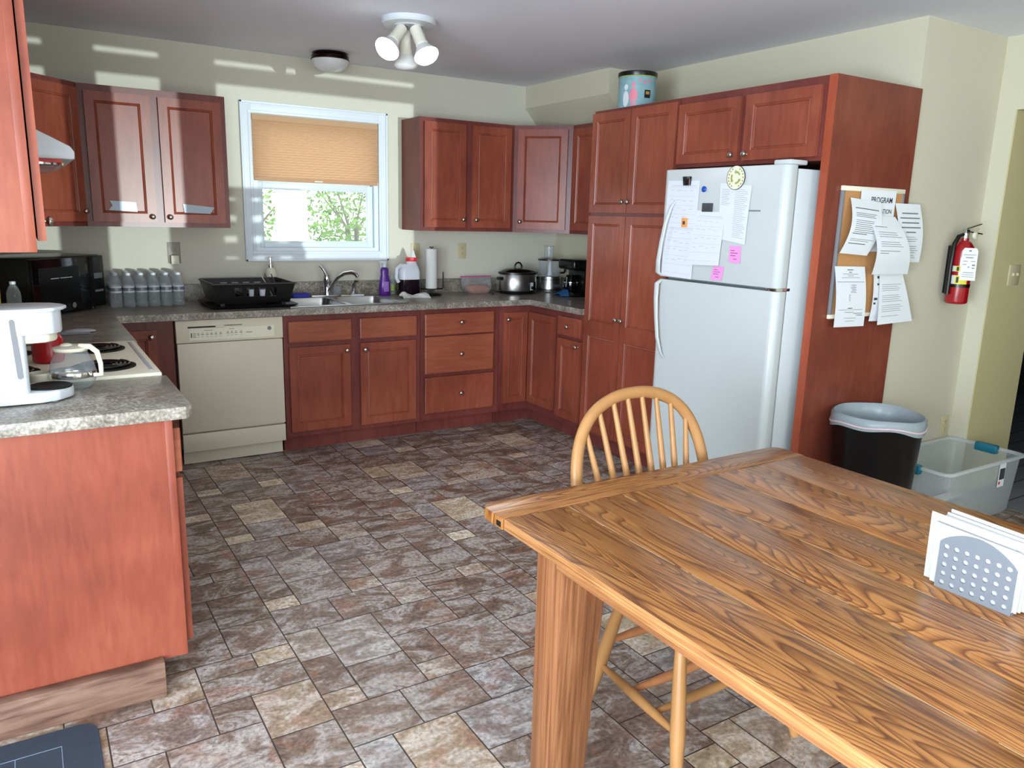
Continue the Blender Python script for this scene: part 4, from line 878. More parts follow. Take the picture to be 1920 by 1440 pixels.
# black coffee maker in the corner
bc = thing('coffee_machine', (3.83, -.62, CT), 'black drip coffee machine at the right end of the counter', 'coffee maker')
cx, cy = 3.82, -.56
c = MB(); c.box(cx-.10, cx+.10, cy-.11, cy+.11, CT, CT+.035, bev=.012); c.build('base', 'black', bc)
c = MB(); c.box(cx+.0, cx+.10, cy-.105, cy+.105, CT+.03, CT+.20, bev=.014); c.build('tank', 'black', bc)
c = MB(); c.box(cx-.10, cx+.10, cy-.105, cy+.105, CT+.20, CT+.275, bev=.02, seg=3); c.build('head', 'black', bc)
c = MB(); c.lathe([(.045, .036), (.058, .06), (.06, .10), (.045, .145), (.038, .16)], (cx-.045, cy, CT), 24); car = c.build('carafe', 'blackgl', bc, ang=60)
c = MB(); c.tube([(cx-.08, cy-.03, CT+.15), (cx-.12, cy-.05, CT+.145), (cx-.125, cy-.052, CT+.08), (cx-.095, cy-.03, CT+.07)], .008, 8); c.build('handle', 'black', car)
c = MB(); c.lathe([(.061, .10), (.062, .105), (.061, .11)], (cx-.045, cy, CT), 24, cap=False); c.build('band', 'chrome', car)
c = MB(); c.box(cx-.104, cx-.1, cy-.03, cy+.05, CT+.012, CT+.024); c.build('switch_strip', 'chrome', bc)
c = MB(); c.grid(lambda u, v: (3.66+.07*u, -.50-.10*v-.02*u, CT+.006+.05*math.sin(math.pi*v)*(.4+.6*u)), 8, 8); tag(c.build('pot_holder', 'bluedk', org=(3.69, -.55, CT), solid=.006), 'dark blue pot holder leaning against the black coffee machine', 'pot holder')
c = MB(); c.lathe([(.05, 0), (.055, .01), (.055, .19), (.05, .2), (.001, .205)], (3.86, -.78, CT), 24); tag(c.build('canister', 'black', org=(3.86, -.78, CT)), 'dark canister mostly hidden between the coffee machine and the pantry', 'canister')
# water bottles
wb = local('water_bottle', 'small clear water bottle with blue label in the pack beside the microwave', 'bottle', 'shrink-wrapped pack of water bottles')
c = MB(); c.lathe([(.026, 0), (.031, .004), (.032, .03), (.029, .045), (.032, .055), (.029, .07), (.032, .08), (.032, .135), (.029, .15), (.02, .172), (.0125, .182), (.0125, .19)], (0, 0, 0), 14); c.build('bottle', 'bottle', wb, ang=70)
c = MB(); c.lathe([(.0325, .088), (.0325, .126)], (0, 0, 0), 14, cap=False); c.mi = 1; c.lathe([(.0328, .098), (.0328, .116)], (0, 0, 0), 14, cap=False); c.build('label', ['paperc', 'silverp'], wb, ang=70)
c = MB(); c.lathe([(.0145, .186), (.0145, .199), (.012, .2)], (0, 0, 0), 12); c.build('cap', 'white', wb)
first = True
for r in range(4):
    for q_ in range(6):
        x = .728+.0675*q_+random.uniform(-.0006, .0006); y = -.075-.067*r
        if first: put(wb, (x, y, CT), .3); first = False
        else: dup(wb, (x, y, CT), wb['label'], random.uniform(0, 6))
c = MB(); c.tube([(.20, -1.42, CT+.03), (.30, -1.36, CT+.022), (.42, -1.33, CT+.012), (.52, -1.30, CT+.006)], .006, 8); tag(c.build('whisk_handle', 'grey', org=(.3, -1.36, CT)), 'slim grey utensil handle lying below the microwave', 'utensil')
c = MB(); c.sphere((.48, -1.22, CT+.005), .07, 1, .45, .18, 20, 'top'); tag(c.build('spoon_rest', 'greylt', org=(.48, -1.22, CT)), 'grey oval spoon rest on the left counter below the microwave', 'spoon rest')
ib = dup(wb, (.232, -.715, CT), 'single clear water bottle standing at the near side of the microwave'); ib['category'] = 'bottle'; del ib['group']
for ch in list(ib.children):
    if ch.name.startswith('label'): bpy.data.objects.remove(ch)
c = MB(); c.hexa([(.13, -.80, CT), (.135, -.80, CT+.17), (.13, -.76, CT), (.135, -.77, CT+.17), (.175, -.83, CT), (.18, -.83, CT+.18), (.175, -.79, CT), (.18, -.80, CT+.18)], bev=.004)
tag(c.build('yellow_packet', 'yellow', org=(.15, -.8, CT)), 'yellow packet at the left edge beside the microwave', 'packet')
# ============================================================ NEAR COUNTER
cm = thing('coffee_maker', (.23, -2.61, CT), 'white drip coffee maker on the nearest countertop piece', 'coffee maker')
ya, yb = -2.695, -2.525
c = MB(); c.prism([(.075, ya+.02), (.095, ya), (.30, ya), (.345, ya+.02), (.378, ya+.06), (.386, ya+.085), (.378, yb-.06), (.345, yb-.02), (.30, yb), (.095, yb), (.075, yb-.02)], CT+.004, CT+.036, 'z', bev=.006); c.build('base', 'white', cm)
c = MB(); c.prism([(.072, ya+.02), (.09, ya), (.262, ya), (.272, ya+.012), (.272, yb-.012), (.262, yb), (.09, yb), (.072, yb-.02)], CT+.03, CT+.275, 'z', bev=.005); c.build('column', 'white', cm)
c = MB(); c.prism([(.07, ya+.02), (.09, ya-.003), (.30, ya-.003), (.345, ya+.02), (.366, ya+.05), (.37, ya+.085), (.366, yb-.05), (.345, yb-.02), (.30, yb+.003), (.09, yb+.003), (.07, yb-.02)], CT+.205, CT+.275, 'z', bev=.006); hd_ = c.build('reservoir', 'white', cm)
c = MB(); c.prism([(.262, ya+.012), (.33, ya+.03), (.352, ya+.06), (.356, ya+.085), (.352, yb-.06), (.33, yb-.03), (.262, yb-.012)], CT+.178, CT+.208, 'z', bev=.01); c.build('filter_basket', 'cream', cm)
c = MB(); c.prism([(.062, ya+.018), (.085, ya-.008), (.30, ya-.008), (.35, ya+.014), (.376, ya+.05), (.386, ya+.085), (.376, yb-.05), (.35, yb-.014), (.30, yb+.008), (.085, yb+.008), (.062, yb-.018)], CT+.272, CT+.283, 'z', bev=.004); c.build('lid', 'white', cm)
c = MB(); c.lathe([(.06, 0), (.061, .004), (.055, .006), (.05, .004), (.001, .004)], (.322, -2.61, CT+.0355), 28); c.build('warming_plate', 'blackm', cm)
c = MB(); P = []
for k in range(13): a = math.pi*k/12; P.append((.2435+.007*math.cos(a), CT+.248+.007*math.sin(a)))
for k in range(13): a = math.pi+math.pi*k/12; P.append((.2505-.0*k+.007*math.cos(a), CT+.088+.007*math.sin(a)))
c.prism(P, ya-.0035, ya+.004, 'y'); c.build('water_gauge', 'grey', cm)
for (x, y) in ((.10, ya+.03), (.10, yb-.03), (.33, ya+.04), (.33, yb-.04)):
    c = MB(); c.cyl((x, y, CT), (x, y, CT+.006), .008); c.build('foot', 'white', cm)
cfx, cfy = .392, -2.462
cf_ = thing('glass_carafe', (cfx, cfy, CT), 'empty glass carafe with a cream lid standing beside the white coffee maker', 'carafe')
c = MB(); c.lathe([(.001, .002), (.05, .0), (.058, .006), (.066, .025), (.068, .05), (.062, .08), (.048, .11), (.045, .122)], (cfx, cfy, CT), 36, cap=False); c.build('glass_bowl', 'glass', cf_, ang=70)
c = MB(); c.lathe([(.0685, .036), (.0695, .04), (.0695, .05), (.0685, .054)], (cfx, cfy, CT), 36, cap=False); c.build('band', 'chrome', cf_)
c = MB(); c.lathe([(.047, .118), (.052, .122), (.052, .13), (.03, .136), (.001, .137)], (cfx, cfy, CT), 28); c.sphere((cfx-.012, cfy, CT+.134), .02, 1, 1, .5, 14); c.build('lid', 'cream', cf_, ang=60)
hx, hy = .80, -.60
c = MB(); c.tube([(cfx+hx*.03, cfy+hy*.03, CT+.134), (cfx+hx*.066, cfy+hy*.066, CT+.134), (cfx+hx*.088, cfy+hy*.088, CT+.118), (cfx+hx*.097, cfy+hy*.097, CT+.08), (cfx+hx*.097, cfy+hy*.097, CT+.045), (cfx+hx*.072, cfy+hy*.072, CT+.042)], [.007, .007, .007, .006, .006, .005], 12, flat=1.3); c.build('handle', 'cream', cf_, ang=70)
c = MB(); c.lathe([(.045, 0), (.052, .008), (.052, .085), (.04, .105), (.028, .112), (.028, .125), (.001, .128)], (.335, -2.02, .9245), 28); tag(c.build('red_canister', 'redglass', org=(.335, -2.02, .92)), 'glossy red canister standing on the cooktop behind the glass carafe', 'canister')
c = MB(); c.lathe([(.02, 0), (.03, .01), (.035, .045), (.032, .05), (.028, .012), (.001, .008)], (.30, -2.44, CT), 20); tag(c.build('small_bowl', 'cream', org=(.30, -2.44, CT)), 'small cream bowl half hidden behind the coffee maker column', 'bowl')
c = MB(); c.tube([(.075, -2.68, CT+.02), (.03, -2.72, CT+.01), (.0, -2.75, CT+.006), (-.01, -2.8, CT+.006)], .004, 8); 
# ============================================================ WALL PLATES
def plate(name, label, cat, T, s, z, w_, h_, kind, mat='almond'):
    o = thing(name, T(s, 0, z), label, cat)
    c = MB(T); c.box(s-w_/2, s+w_/2, .0, .006, z-h_/2, z+h_/2, bev=.002); c.build('cover_plate', mat, o)
    if kind == 'outlet':
        for dz in (-.02, .02):
            c = MB(T); c.box(s-.016, s+.016, .006, .0085, z+dz-.014, z+dz+.014, bev=.001); r = c.build('receptacle', mat, o)
            c = MB(T); c.box(s-.008, s-.0055, .0085, .0092, z+dz-.001, z+dz+.008); c.box(s+.0055, s+.008, .0085, .0092, z+dz-.001, z+dz+.008); c.box(s-.002, s+.002, .0085, .0092, z+dz-.01, z+dz-.005); c.build('slots', 'ink', r)
    else:
        n = kind
        for k in range(n):
            x = s+(k-(n-1)/2)*.046
            c = MB(T); c.box(x-.005, x+.005, .006, .017, z-.004, z+.012, bev=.001); c.build('toggle', mat, o)
    return o
WB = FR(0, -.0005, (1, 0), (0, -1)); WE = FR(0, -2.9905, (1, 0), (0, -1)); WH = FR(0, -3.0905, (1, 0), (0, -1))
o = plate('wall_outlet', 'grey wall outlet with a plug-in device above the water bottles', 'outlet', WB, 1.096, 1.215, .075, .13, 'outlet', 'taupe')
c = MB(WB); c.box(1.072, 1.118, .01, .04, 1.145, 1.20, bev=.004); c.build('plug_in_device', 'cream', o)
plate('light_switch', 'beige light switch plate on the wall right of the sink window', 'switch', WB, 2.752, 1.222, .072, .115, 1)
plate('wall_outlet', 'beige wall outlet between the paper towels and the slow cooker', 'outlet', WB, 3.14, 1.225, .072, .115, 'outlet')
plate('wall_outlet', 'low beige wall outlet on the wall behind the clear storage tote', 'outlet', WE, 4.66, .39, .072, .115, 'outlet')
plate('light_switch', 'beige double switch plate on the passage wall beyond the fire extinguisher', 'switch', WH, 4.958, 1.243, .116, .115, 2)
# ============================================================ CEILING LAMPS
dm = thing('ceiling_dome_light', (2.045, -.262, HC), 'frosted dome ceiling light with a dark metal ring above the sink window', 'ceiling light')
c = MB(); c.lathe([(.108, 0), (.112, -.008), (.104, -.016), (.118, -.022), (.112, -.032), (.12, -.038), (.12, -.044), (.1, -.045)][::-1], (2.045, -.262, HC), 40); c.build('ring', 'darksteel', dm, ang=25)
c = MB(); c.lathe([(.115, -.044), (.112, -.058), (.098, -.082), (.07, -.1), (.035, -.11), (.0001, -.112)][::-1], (2.045, -.262, HC), 36); c.build('glass_shade', 'domeglass', dm, ang=60)
tk = thing('spot_ceiling_light', (2.08, -1.37, HC), 'white round ceiling fixture with three swivel spotlights, two lit', 'ceiling light')
c = MB(); c.lathe([(.001, -.034), (.07, -.034), (.075, -.03), (.135, -.028), (.14, -.02), (.14, 0)], (2.08, -1.37, HC), 40); c.build('canopy', 'white', tk, ang=30)
def spot(p0, d, lit, L=.105):
    p0 = Vector(p0); d = Vector(d).normalized(); qm = d.to_track_quat('Z', 'Y').to_matrix()
    c = MB(); c.lathe([(.018, -.012), (.03, -.004), (.031, .0), (.031, L*.85), (.034, L*.9), (.034, L)], p0, 24, qm); h = c.build('lamp_holder', 'shade_metal', tk, ang=40)
    c = MB(); c.tube([p0+d*.03+Vector((.036, 0, 0)), p0+d*.0+Vector((.04, 0, .03)), Vector((p0.x+.04, p0.y, HC-.03))], .004, 8); c.build('swivel_arm', 'chrome', h)
    c = MB(); c.lathe([(.032, L-.002), (.038, L+.010), (.054, L+.034), (.064, L+.052)], p0, 28, qm, cap=False); c.build('bulb_neck', 'bulboff', h, ang=60)
    c = MB(); c.lathe([(.064, L+.052), (.063, L+.060), (.052, L+.074), (.028, L+.082), (.0001, L+.084)], p0, 28, qm); c.build('bulb_face', 'bulb' if lit else 'bulboff', h, ang=60)
    if lit:
        l = bpy.data.lights.new('spot_bulb', 'SPOT'); l.energy = 26; l.spot_size = math.radians(110); l.spot_blend = .6; l.shadow_soft_size = .04; l.color = (1, .96, .9)
        lo = bpy.data.objects.new('spot_bulb', l); COL.objects.link(lo); lo.location = p0+d*(L+.085); lo.rotation_euler = d.to_track_quat('-Z', 'Y').to_euler()
dn = Vector((0, 0, -1)); tc_ = Vector((-.41, -.89, -.1))
spot((2.04, -1.37, HC-.05), -rt*.42+dn*.62+tc_*.55, True)
spot((2.10, -1.41, HC-.05), rt*.40+dn*.95+tc_*.42, True)
spot((2.075, -1.33, HC-.05), rt*.05+dn*1.0-tc_*.25, False)
# ============================================================ TIN ON THE PANTRY
tn = thing('popcorn_tin', (3.50, -1.52, 2.136), 'round blue tin with pink pictures and a black lid on top of the pantry', 'tin')
tcx, tcy, tz = 3.50, -1.52, 2.136
c = MB(); c.lathe([(.112, 0), (.112, .182)], (tcx, tcy, tz), 40); c.build('can', 'tinblue', tn)
c = MB(); c.lathe([(.1125, .175), (.1145, .178), (.1145, .184)], (tcx, tcy, tz), 40, cap=False); c.build('rim', 'green', tn)
c = MB(); c.lathe([(.1155, .181), (.1165, .184), (.1165, .204), (.11, .208), (.001, .208)], (tcx, tcy, tz), 40); c.build('lid', 'black', tn, ang=40)
th0 = math.atan2(-5.30-tcy, .287-tcx)
def curve_patch(c, poly, r=.1128):
    """flat outline (s along the can, z) wrapped on the can"""
    t = bmesh.new(); t.faces.new([t.verts.new((s, z, 0)) for s, z in poly])
    for k in range(-20, 21): bmesh.ops.bisect_plane(t, geom=list(t.verts)+list(t.edges)+list(t.faces), plane_co=(k*.006, 0, 0), plane_no=(1, 0, 0))
    for v in t.verts: v.co = Vector((tcx+r*math.cos(th0+v.co.x/.112), tcy+r*math.sin(th0+v.co.x/.112), tz+v.co.y))
    c._merge(t)
def ell(s, z, a, b, n=14): return [(s+a*math.cos(2*math.pi*k/n), z+b*math.sin(2*math.pi*k/n)) for k in range(n)]
c = MB(); curve_patch(c, [(-.045, .05), (-.043, .085), (-.03, .108), (-.012, .108), (.002, .085), (.004, .05), (-.006, .045), (-.036, .045)]); curve_patch(c, [(-.036, .046), (-.022, .046), (-.024, .006), (-.034, .006)]); curve_patch(c, [(-.018, .046), (-.006, .046), (-.006, .008), (-.015, .008)]); curve_patch(c, ell(-.022, .128, .012, .014)); c.build('pink_picture', 'pinkp', tn)
c = MB(); curve_patch(c, ell(-.068, .05, .02, .045)); curve_patch(c, ell(-.068, .115, .014, .017)); c.build('white_picture', 'white', tn)
c = MB(); curve_patch(c, [(.045, .055), (.085, .055), (.085, .10), (.045, .10)]); c.build('dark_picture', 'black', tn)
c = MB(); curve_patch(c, [(.053, .075), (.077, .075), (.077, .092), (.053, .092)], .1132); c.build('gold_picture', 'orangedk', tn)
c = MB(); curve_patch(c, ell(.045, .14, .008, .01)); curve_patch(c, ell(.018, .15, .008, .008)); curve_patch(c, ell(.07, .15, .008, .009)); c.build('dots', 'pinkp', tn)
# ============================================================ PAPERS
def paper(name, label, T, tl, tr, bl, br, y0, bulge=(0, 0), lines=(), mat='paper', cat='paper', par=None, ink='ink', txt=(), grp=None):
    """tl.. are (s, z) corners on the plane of T; bulge = (bow of the middle, lift of the lower edge)"""
    def pt(u, v, e=0):
        a = (tl[0]+(tr[0]-tl[0])*u, tl[1]+(tr[1]-tl[1])*u); b = (bl[0]+(br[0]-bl[0])*u, bl[1]+(br[1]-bl[1])*u)
        s = a[0]+(b[0]-a[0])*v; z = a[1]+(b[1]-a[1])*v
        d = y0+bulge[0]*math.sin(math.pi*v)+bulge[1]*v*v+e
        return T(s, d, z)
    c = MB(); c.grid(lambda u, v: pt(u, v), 4, 14); c.grid(lambda u, v: pt(u, v, -.0006), 4, 14)
    c.mi = 1
    for (v, u0, u1, h) in lines:
        c.grid(lambda a, b: pt(u0+(u1-u0)*a, v+h*b, .0005), 3, 1)
    for (s_, u, v, size) in txt:
        W_ = abs(tr[0]-tl[0]); H_ = abs(bl[1]-tl[1])
        text_into(c, s_, size, lambda a, b, w_: pt(u+a/W_, v-b/H_, .0006), bold=size*.015)
    t = c.build(name, [mat, ink], par, org=None if par else T(tl[0], y0, (tl[1]+bl[1])/2))
    return tag(t, label, cat, grp) if not par else t
PB = FR(0, -3.006, (1, 0), (0, -1)); PF = FR(3.1995, 0, (0, -1), (-1, 0))
random.seed(3)
def para(v0, rows, dv, u0=.14, u1=.86, h=.008, gaps=()):
    L = []
    for i in range(rows):
        if i in gaps: continue
        L.append((v0+dv*i, u0, u1-random.random()*.18, h))
    return L
bd = thing('bulletin_board', (3.71, -3.006, 1.06), 'small cork bulletin board with a pale frame on the cherry end panel', 'bulletin board')
c = MB(PB); c.box(3.475, 3.945, 0, .012, 1.065, 1.66); c.build('cork_sheet', 'cork', bd)
for nm, q4, mt in (('top_rail', (3.47, 3.95, 1.645, 1.667), 'cream'), ('bottom_rail', (3.47, 3.95, 1.058, 1.078), 'cream'), ('side_rail', (3.47, 3.487, 1.078, 1.645), 'grey'), ('side_rail', (3.933, 3.95, 1.078, 1.645), 'grey')):
    c = MB(PB); c.box(q4[0], q4[1], 0, .016, q4[2], q4[3], bev=.003); c.build(nm, mt, bd)
paper('notice_sheet', 'white notice headed PROGRAM INFORMATION pinned at the top of the cork board', PB, (3.60, 1.655), (3.875, 1.655), (3.60, 1.37), (3.86, 1.37), .018, (.002, 0), [(.52, .1, .8, .012)], txt=[('PROGRAM', .60, .16, .036), ('INFORMATION', .56, .34, .029)], cat='notice')
paper('notice_sheet', 'white letter curling off the upper left of the cork board', PB, (3.52, 1.615), (3.755, 1.60), (3.468, 1.365), (3.675, 1.352), .022, (.035, .012), [(.16, .12, .9, .014)]+para(.25, 3, .03)+para(.38, 7, .035)+[(.62, .1, .6, .012), (.72, .1, .9, .006), (.75, .1, .75, .006), (.80, .1, .7, .012)], cat='notice')
paper('notice_sheet', 'white typed notice with large centred lines hanging past the board onto the wall', PB, (3.872, 1.60), (4.078, 1.60), (3.915, 1.318), (4.118, 1.318), .02, (.02, .01), [(.15, .2, .85, .022), (.23, .1, .9, .022), (.31, .15, .85, .022), (.39, .12, .9, .022), (.47, .3, .7, .022)]+para(.56, 3, .035)+para(.72, 4, .035)+para(.88, 2, .035), cat='notice', ink='grey')
paper('notice_sheet', 'white typed letter bulging outward at the centre of the cork board', PB, (3.635, 1.545), (3.862, 1.535), (3.70, 1.265), (3.992, 1.262), .034, (.045, .02), [(.11, .1, .35, .01), (.15, .1, .3, .01), (.19, .1, .5, .01)]+para(.28, 3, .036)+para(.44, 3, .036)+[(.59, .1, .7, .01), (.63, .1, .35, .01)], cat='notice', ink='grey')
paper('notice_sheet', 'white card with handwriting hanging at the lower left of the cork board', PB, (3.458, 1.305), (3.685, 1.30), (3.488, 1.02), (3.718, 1.015), .024, (.012, .008), [(.05, .4, .6, .012), (.09, .45, .55, .01), (.12, .25, .75, .006), (.15, .4, .6, .006), (.18, .2, .8, .005), (.25, .05, .95, .006), (.68, .4, .55, .012), (.71, .1, .9, .005), (.75, .3, .6, .006), (.77, .6, .9, .008), (.80, .7, .9, .01), (.85, .3, .7, .005), (.90, .35, .65, .005)]+[(.30+.02*k, .5+.03*math.sin(k*2), .66+.02*math.cos(k*3), .006) for k in range(7)]+[(.46+.02*k, .42, .48, .005) for k in range(6)], cat='notice')
paper('notice_sheet', 'white sheet with bold heading mostly covered at the lower right of the board', PB, (3.765, 1.265), (3.96, 1.265), (3.765, 1.035), (3.93, 1.03), .022, (.01, .003), [(.05, .15, .6, .05), (.2, .15, .5, .04), (.5, .05, .2, .05), (.6, .05, .15, .04)], cat='notice')
paper('notice_sheet', 'front typed sheet at the lower right of the cork board', PB, (3.80, 1.262), (3.992, 1.26), (3.80, 1.018), (4.092, 1.025), .03, (.008, .02), para(.2, 4, .04, .1, .85)+para(.42, 4, .04, .1, .85)+para(.62, 4, .04, .1, .85)+[(.84, .1, .6, .008)], cat='notice', ink='grey')
# refrigerator papers
cal = lambda: [(.09, .14, .92, .006)]+[(.12+.16*k, .06, .94, .003) for k in range(6)]+[(.16+.16*(k//4)+.04*random.random(), .12+.2*(k % 4), .2+.2*(k % 4)+.06*random.random(), .006) for k in range(16)]
paper('calendar_sheet', 'white calendar page under the black clip at the top of the freezer door', PF, (2.17, 1.695), (2.397, 1.69), (2.165, 1.415), (2.392, 1.41), .002, (.002, 0), cal(), 'paperc', 'paper', ink='greylt')
paper('calendar_sheet', 'white calendar page under the orange magnet at the bottom of the freezer door', PF, (2.165, 1.483), (2.395, 1.478), (2.165, 1.205), (2.39, 1.198), .0035, (.002, .004), cal(), 'paperc', 'paper', ink='greylt')
paper('calendar_sheet', 'white calendar page at the middle of the freezer door under the photo magnet', PF, (2.39, 1.546), (2.588, 1.535), (2.352, 1.272), (2.572, 1.28), .006, (.004, .006), cal(), 'paperc', 'paper', ink='greylt')
paper('list_sheet', 'white two-column list under the round green magnet on the freezer door', PF, (2.536, 1.675), (2.732, 1.66), (2.555, 1.41), (2.722, 1.388), .003, (.003, .004), para(.1, 10, .03, .06, .38, .008)+para(.08, 26, .033, .5, .95, .008), 'paperc', 'paper', ink='greylt')
def note(lab, tl, tr, bl, br): paper('sticky_note', lab, PF, tl, tr, bl, br, .001, (0, .004), [(.25, .15, .5, .04), (.4, .15, .75, .04), (.55, .15, .6, .04), (.75, .4, .7, .04)], 'pink', 'sticky note', ink='pinkink')
note('pink sticky note right of the middle calendar page on the freezer door', (2.622, 1.378), (2.696, 1.380), (2.626, 1.300), (2.70, 1.298))
note('pink sticky note lowest on the freezer door with dark scribbles', (2.53, 1.278), (2.60, 1.276), (2.515, 1.208), (2.592, 1.208))
RY = Matrix.Rotation(math.radians(-90), 3, 'Y')
mg = thing('round_magnet', (3.199, -2.632, 1.698), 'round pale green recycling emblem magnet at the top of the freezer door', 'magnet')
c = MB(); c.lathe([(.056, .003), (.056, .006), (.001, .0062)], (3.199, -2.632, 1.698), 36, RY); c.build('disc', 'cream', mg)
c = MB(); c.lathe([(.0565, .003), (.0565, .0065), (.054, .0066)], (3.199, -2.632, 1.698), 36, RY, cap=False); c.build('ring', 'ink', mg)
c = MB()
for k in range(3):
    a0 = k*2*math.pi/3+.5
    P = [(3.1925, -2.632-.026*math.cos(a0+.1*i)*1, 1.698+.026*math.sin(a0+.1*i)) for i in range(15)]
    c.tube(P, [.005]*11+[.010, .008, .004, .001], 6, flat=.3, upv=(1, 0, 0))
c.build('emblem', 'green', mg)
c = MB()
for k in range(18):
    a = k*2*math.pi/18
    if k in (4, 5, 13, 14): continue
    c.box(3.1922, 3.1928, -2.632-.0445*math.cos(a)-.0035, -2.632-.0445*math.cos(a)+.0035, 1.698+.0445*math.sin(a)-.0035, 1.698+.0445*math.sin(a)+.0035)
c.build('lettering', 'green', mg)
cl = thing('magnet_clip', (3.197, -2.31, 1.69), 'black and silver magnetic clip holding the top calendar page', 'clip')
c = MB(); c.hexa([(3.185, -2.335, 1.668), (3.188, -2.338, 1.712), (3.197, -2.335, 1.668), (3.197, -2.338, 1.712), (3.185, -2.29, 1.668), (3.188, -2.28, 1.712), (3.197, -2.29, 1.668), (3.197, -2.28, 1.712)], bev=.002); c.build('jaw', 'black', cl)
c = MB(); c.box(3.1835, 3.186, -2.336, -2.327, 1.668, 1.70); c.build('lever', 'chrome', cl)
c = MB(); c.lathe([(.014, 0), (.015, .006), (.010, .011), (.001, .012)], (3.1985, -2.43, 1.648), 20, RY); tag(c.build('button_magnet', 'bluemag', org=(3.198, -2.43, 1.648)), 'round blue button magnet between the calendar page and the list', 'magnet')
c = MB(); c.box(3.189, 3.1925, -2.50, -2.43, 1.538, 1.58, bev=.001); tag(c.build('photo_magnet', 'photo', org=(3.19, -2.465, 1.558)), 'black and white photo magnet holding the middle calendar page', 'magnet')
om = thing('picture_magnet', (3.19, -2.312, 1.482), 'small orange picture magnet on the calendar pages', 'magnet')
c = MB(); c.box(3.1905, 3.194, -2.332, -2.292, 1.46, 1.506, bev=.001); c.build('card', 'orange', om); c = MB(); c.box(3.1900, 3.1905, -2.318, -2.302, 1.473, 1.49); c.build('picture', 'ink', om)
# ============================================================ FIRE EXTINGUISHER
ex = thing('fire_extinguisher', (4.462, -3.06, 1.09), 'red fire extinguisher with an inspection tag hanging on the wall', 'fire extinguisher')
ec = (4.462, -3.062, 1.10)
c = MB(); c.lathe([(.045, 0), (.053, .006), (.054, .015), (.054, .27), (.05, .295), (.035, .318), (.02, .328), (.02, .34)], ec, 36); body = c.build('cylinder', 'red', ex, ang=50)
def band(z0, z1, m_, r=.0546, a0=-150, a1=-20, nm='label'):
    c = MB(); c.grid(lambda u, v: (ec[0]+r*math.cos(math.radians(a0+(a1-a0)*u)), ec[1]+r*math.sin(math.radians(a0+(a1-a0)*u)), ec[2]+z0+(z1-z0)*v), 14, 1); return c.build(nm, m_, body)
band(.105, .150, 'whitemat', a0=-222, a1=-172); band(.105, .15, 'yellow', a0=-172, a1=-110); band(.170, .198, 'whitemat', a0=-222, a1=-176); band(.17, .198, 'yellow', a0=-176, a1=-115); band(.155, .235, 'paper', a0=-20, a1=30)
band(.112, .142, 'ink', .0549, -166, -154, 'picture'); band(.173, .194, 'ink', .0549, -170, -158, 'picture')
c = MB(); c.lathe([(.0555, .088), (.0555, .104)], ec, 36, cap=False); c.build('strap', 'black', ex)
c = MB(); c.box(ec[0]-.02, ec[0]+.02, -3.008, -2.992, ec[2]+.05, ec[2]+.30, bev=.003); c.build('wall_bracket', 'black', ex)
c = MB(); c.lathe([(.018, .335), (.018, .365), (.012, .37)], ec, 16); c.box(ec[0]-.015, ec[0]+.02, ec[1]-.012, ec[1]+.012, ec[2]+.35, ec[2]+.385, bev=.003); c.build('valve', 'steel', ex)
c = MB(); c.hexa([(ec[0]+.0, ec[1]-.01, ec[2]+.372), (ec[0], ec[1]-.01, ec[2]+.378), (ec[0], ec[1]+.01, ec[2]+.372), (ec[0], ec[1]+.01, ec[2]+.378), (ec[0]+.11, ec[1]-.03, ec[2]+.36), (ec[0]+.11, ec[1]-.03, ec[2]+.366), (ec[0]+.11, ec[1]-.01, ec[2]+.36), (ec[0]+.11, ec[1]-.01, ec[2]+.366)]); hl = c.build('carry_handle', 'chrome', ex)
c = MB(); c.hexa([(ec[0]-.01, ec[1]-.01, ec[2]+.385), (ec[0]-.01, ec[1]-.01, ec[2]+.39), (ec[0]-.01, ec[1]+.01, ec[2]+.385), (ec[0]-.01, ec[1]+.01, ec[2]+.39), (ec[0]+.09, ec[1]-.03, ec[2]+.412), (ec[0]+.09, ec[1]-.03, ec[2]+.417), (ec[0]+.09, ec[1]-.01, ec[2]+.412), (ec[0]+.09, ec[1]-.01, ec[2]+.417)]); c.build('squeeze_lever', 'chrome', ex)
c = MB(); c.lathe([(.018, 0), (.018, .008), (.015, .01)], (ec[0]+.03, ec[1]-.03, ec[2]+.355), 20, Matrix.Rotation(math.radians(90), 3, 'X')); c.build('pressure_gauge', 'cream', ex)
c = MB(); c.tube([(ec[0]-.01, ec[1]-.0, ec[2]+.36), (ec[0]-.04, ec[1]+.01, ec[2]+.35), (ec[0]-.062, ec[1]+.016, ec[2]+.31), (ec[0]-.066, ec[1]+.018, ec[2]+.2), (ec[0]-.064, ec[1]+.018, ec[2]+.05)], [.009, .011, .011, .011, .013], 10); c.build('hose', 'black', ex)
tg = MB(); A = Vector((ec[0]-.053, ec[1]-.026, ec[2]+.292)); W_ = Vector((.034, -.061, 0)); H_ = Vector((0, -.004, -.165))
def tp_(u, v, e=0): return tuple(A+W_*u+H_*v+Vector((-.87*e, -.48*e, 0)))
tg._add([tp_(.12, 0), tp_(.88, 0), tp_(1, .08), tp_(1, 1), tp_(0, 1), tp_(0, .08)]+[tp_(.12, 0, .001), tp_(.88, 0, .001), tp_(1, .08, .001), tp_(1, 1, .001), tp_(0, 1, .001), tp_(0, .08, .001)], [(0, 1, 2, 3, 4, 5), (6, 7, 8, 9, 10, 11)]+[(i, (i+1) % 6, 6+(i+1) % 6, 6+i) for i in range(6)])
tg.mi = 1
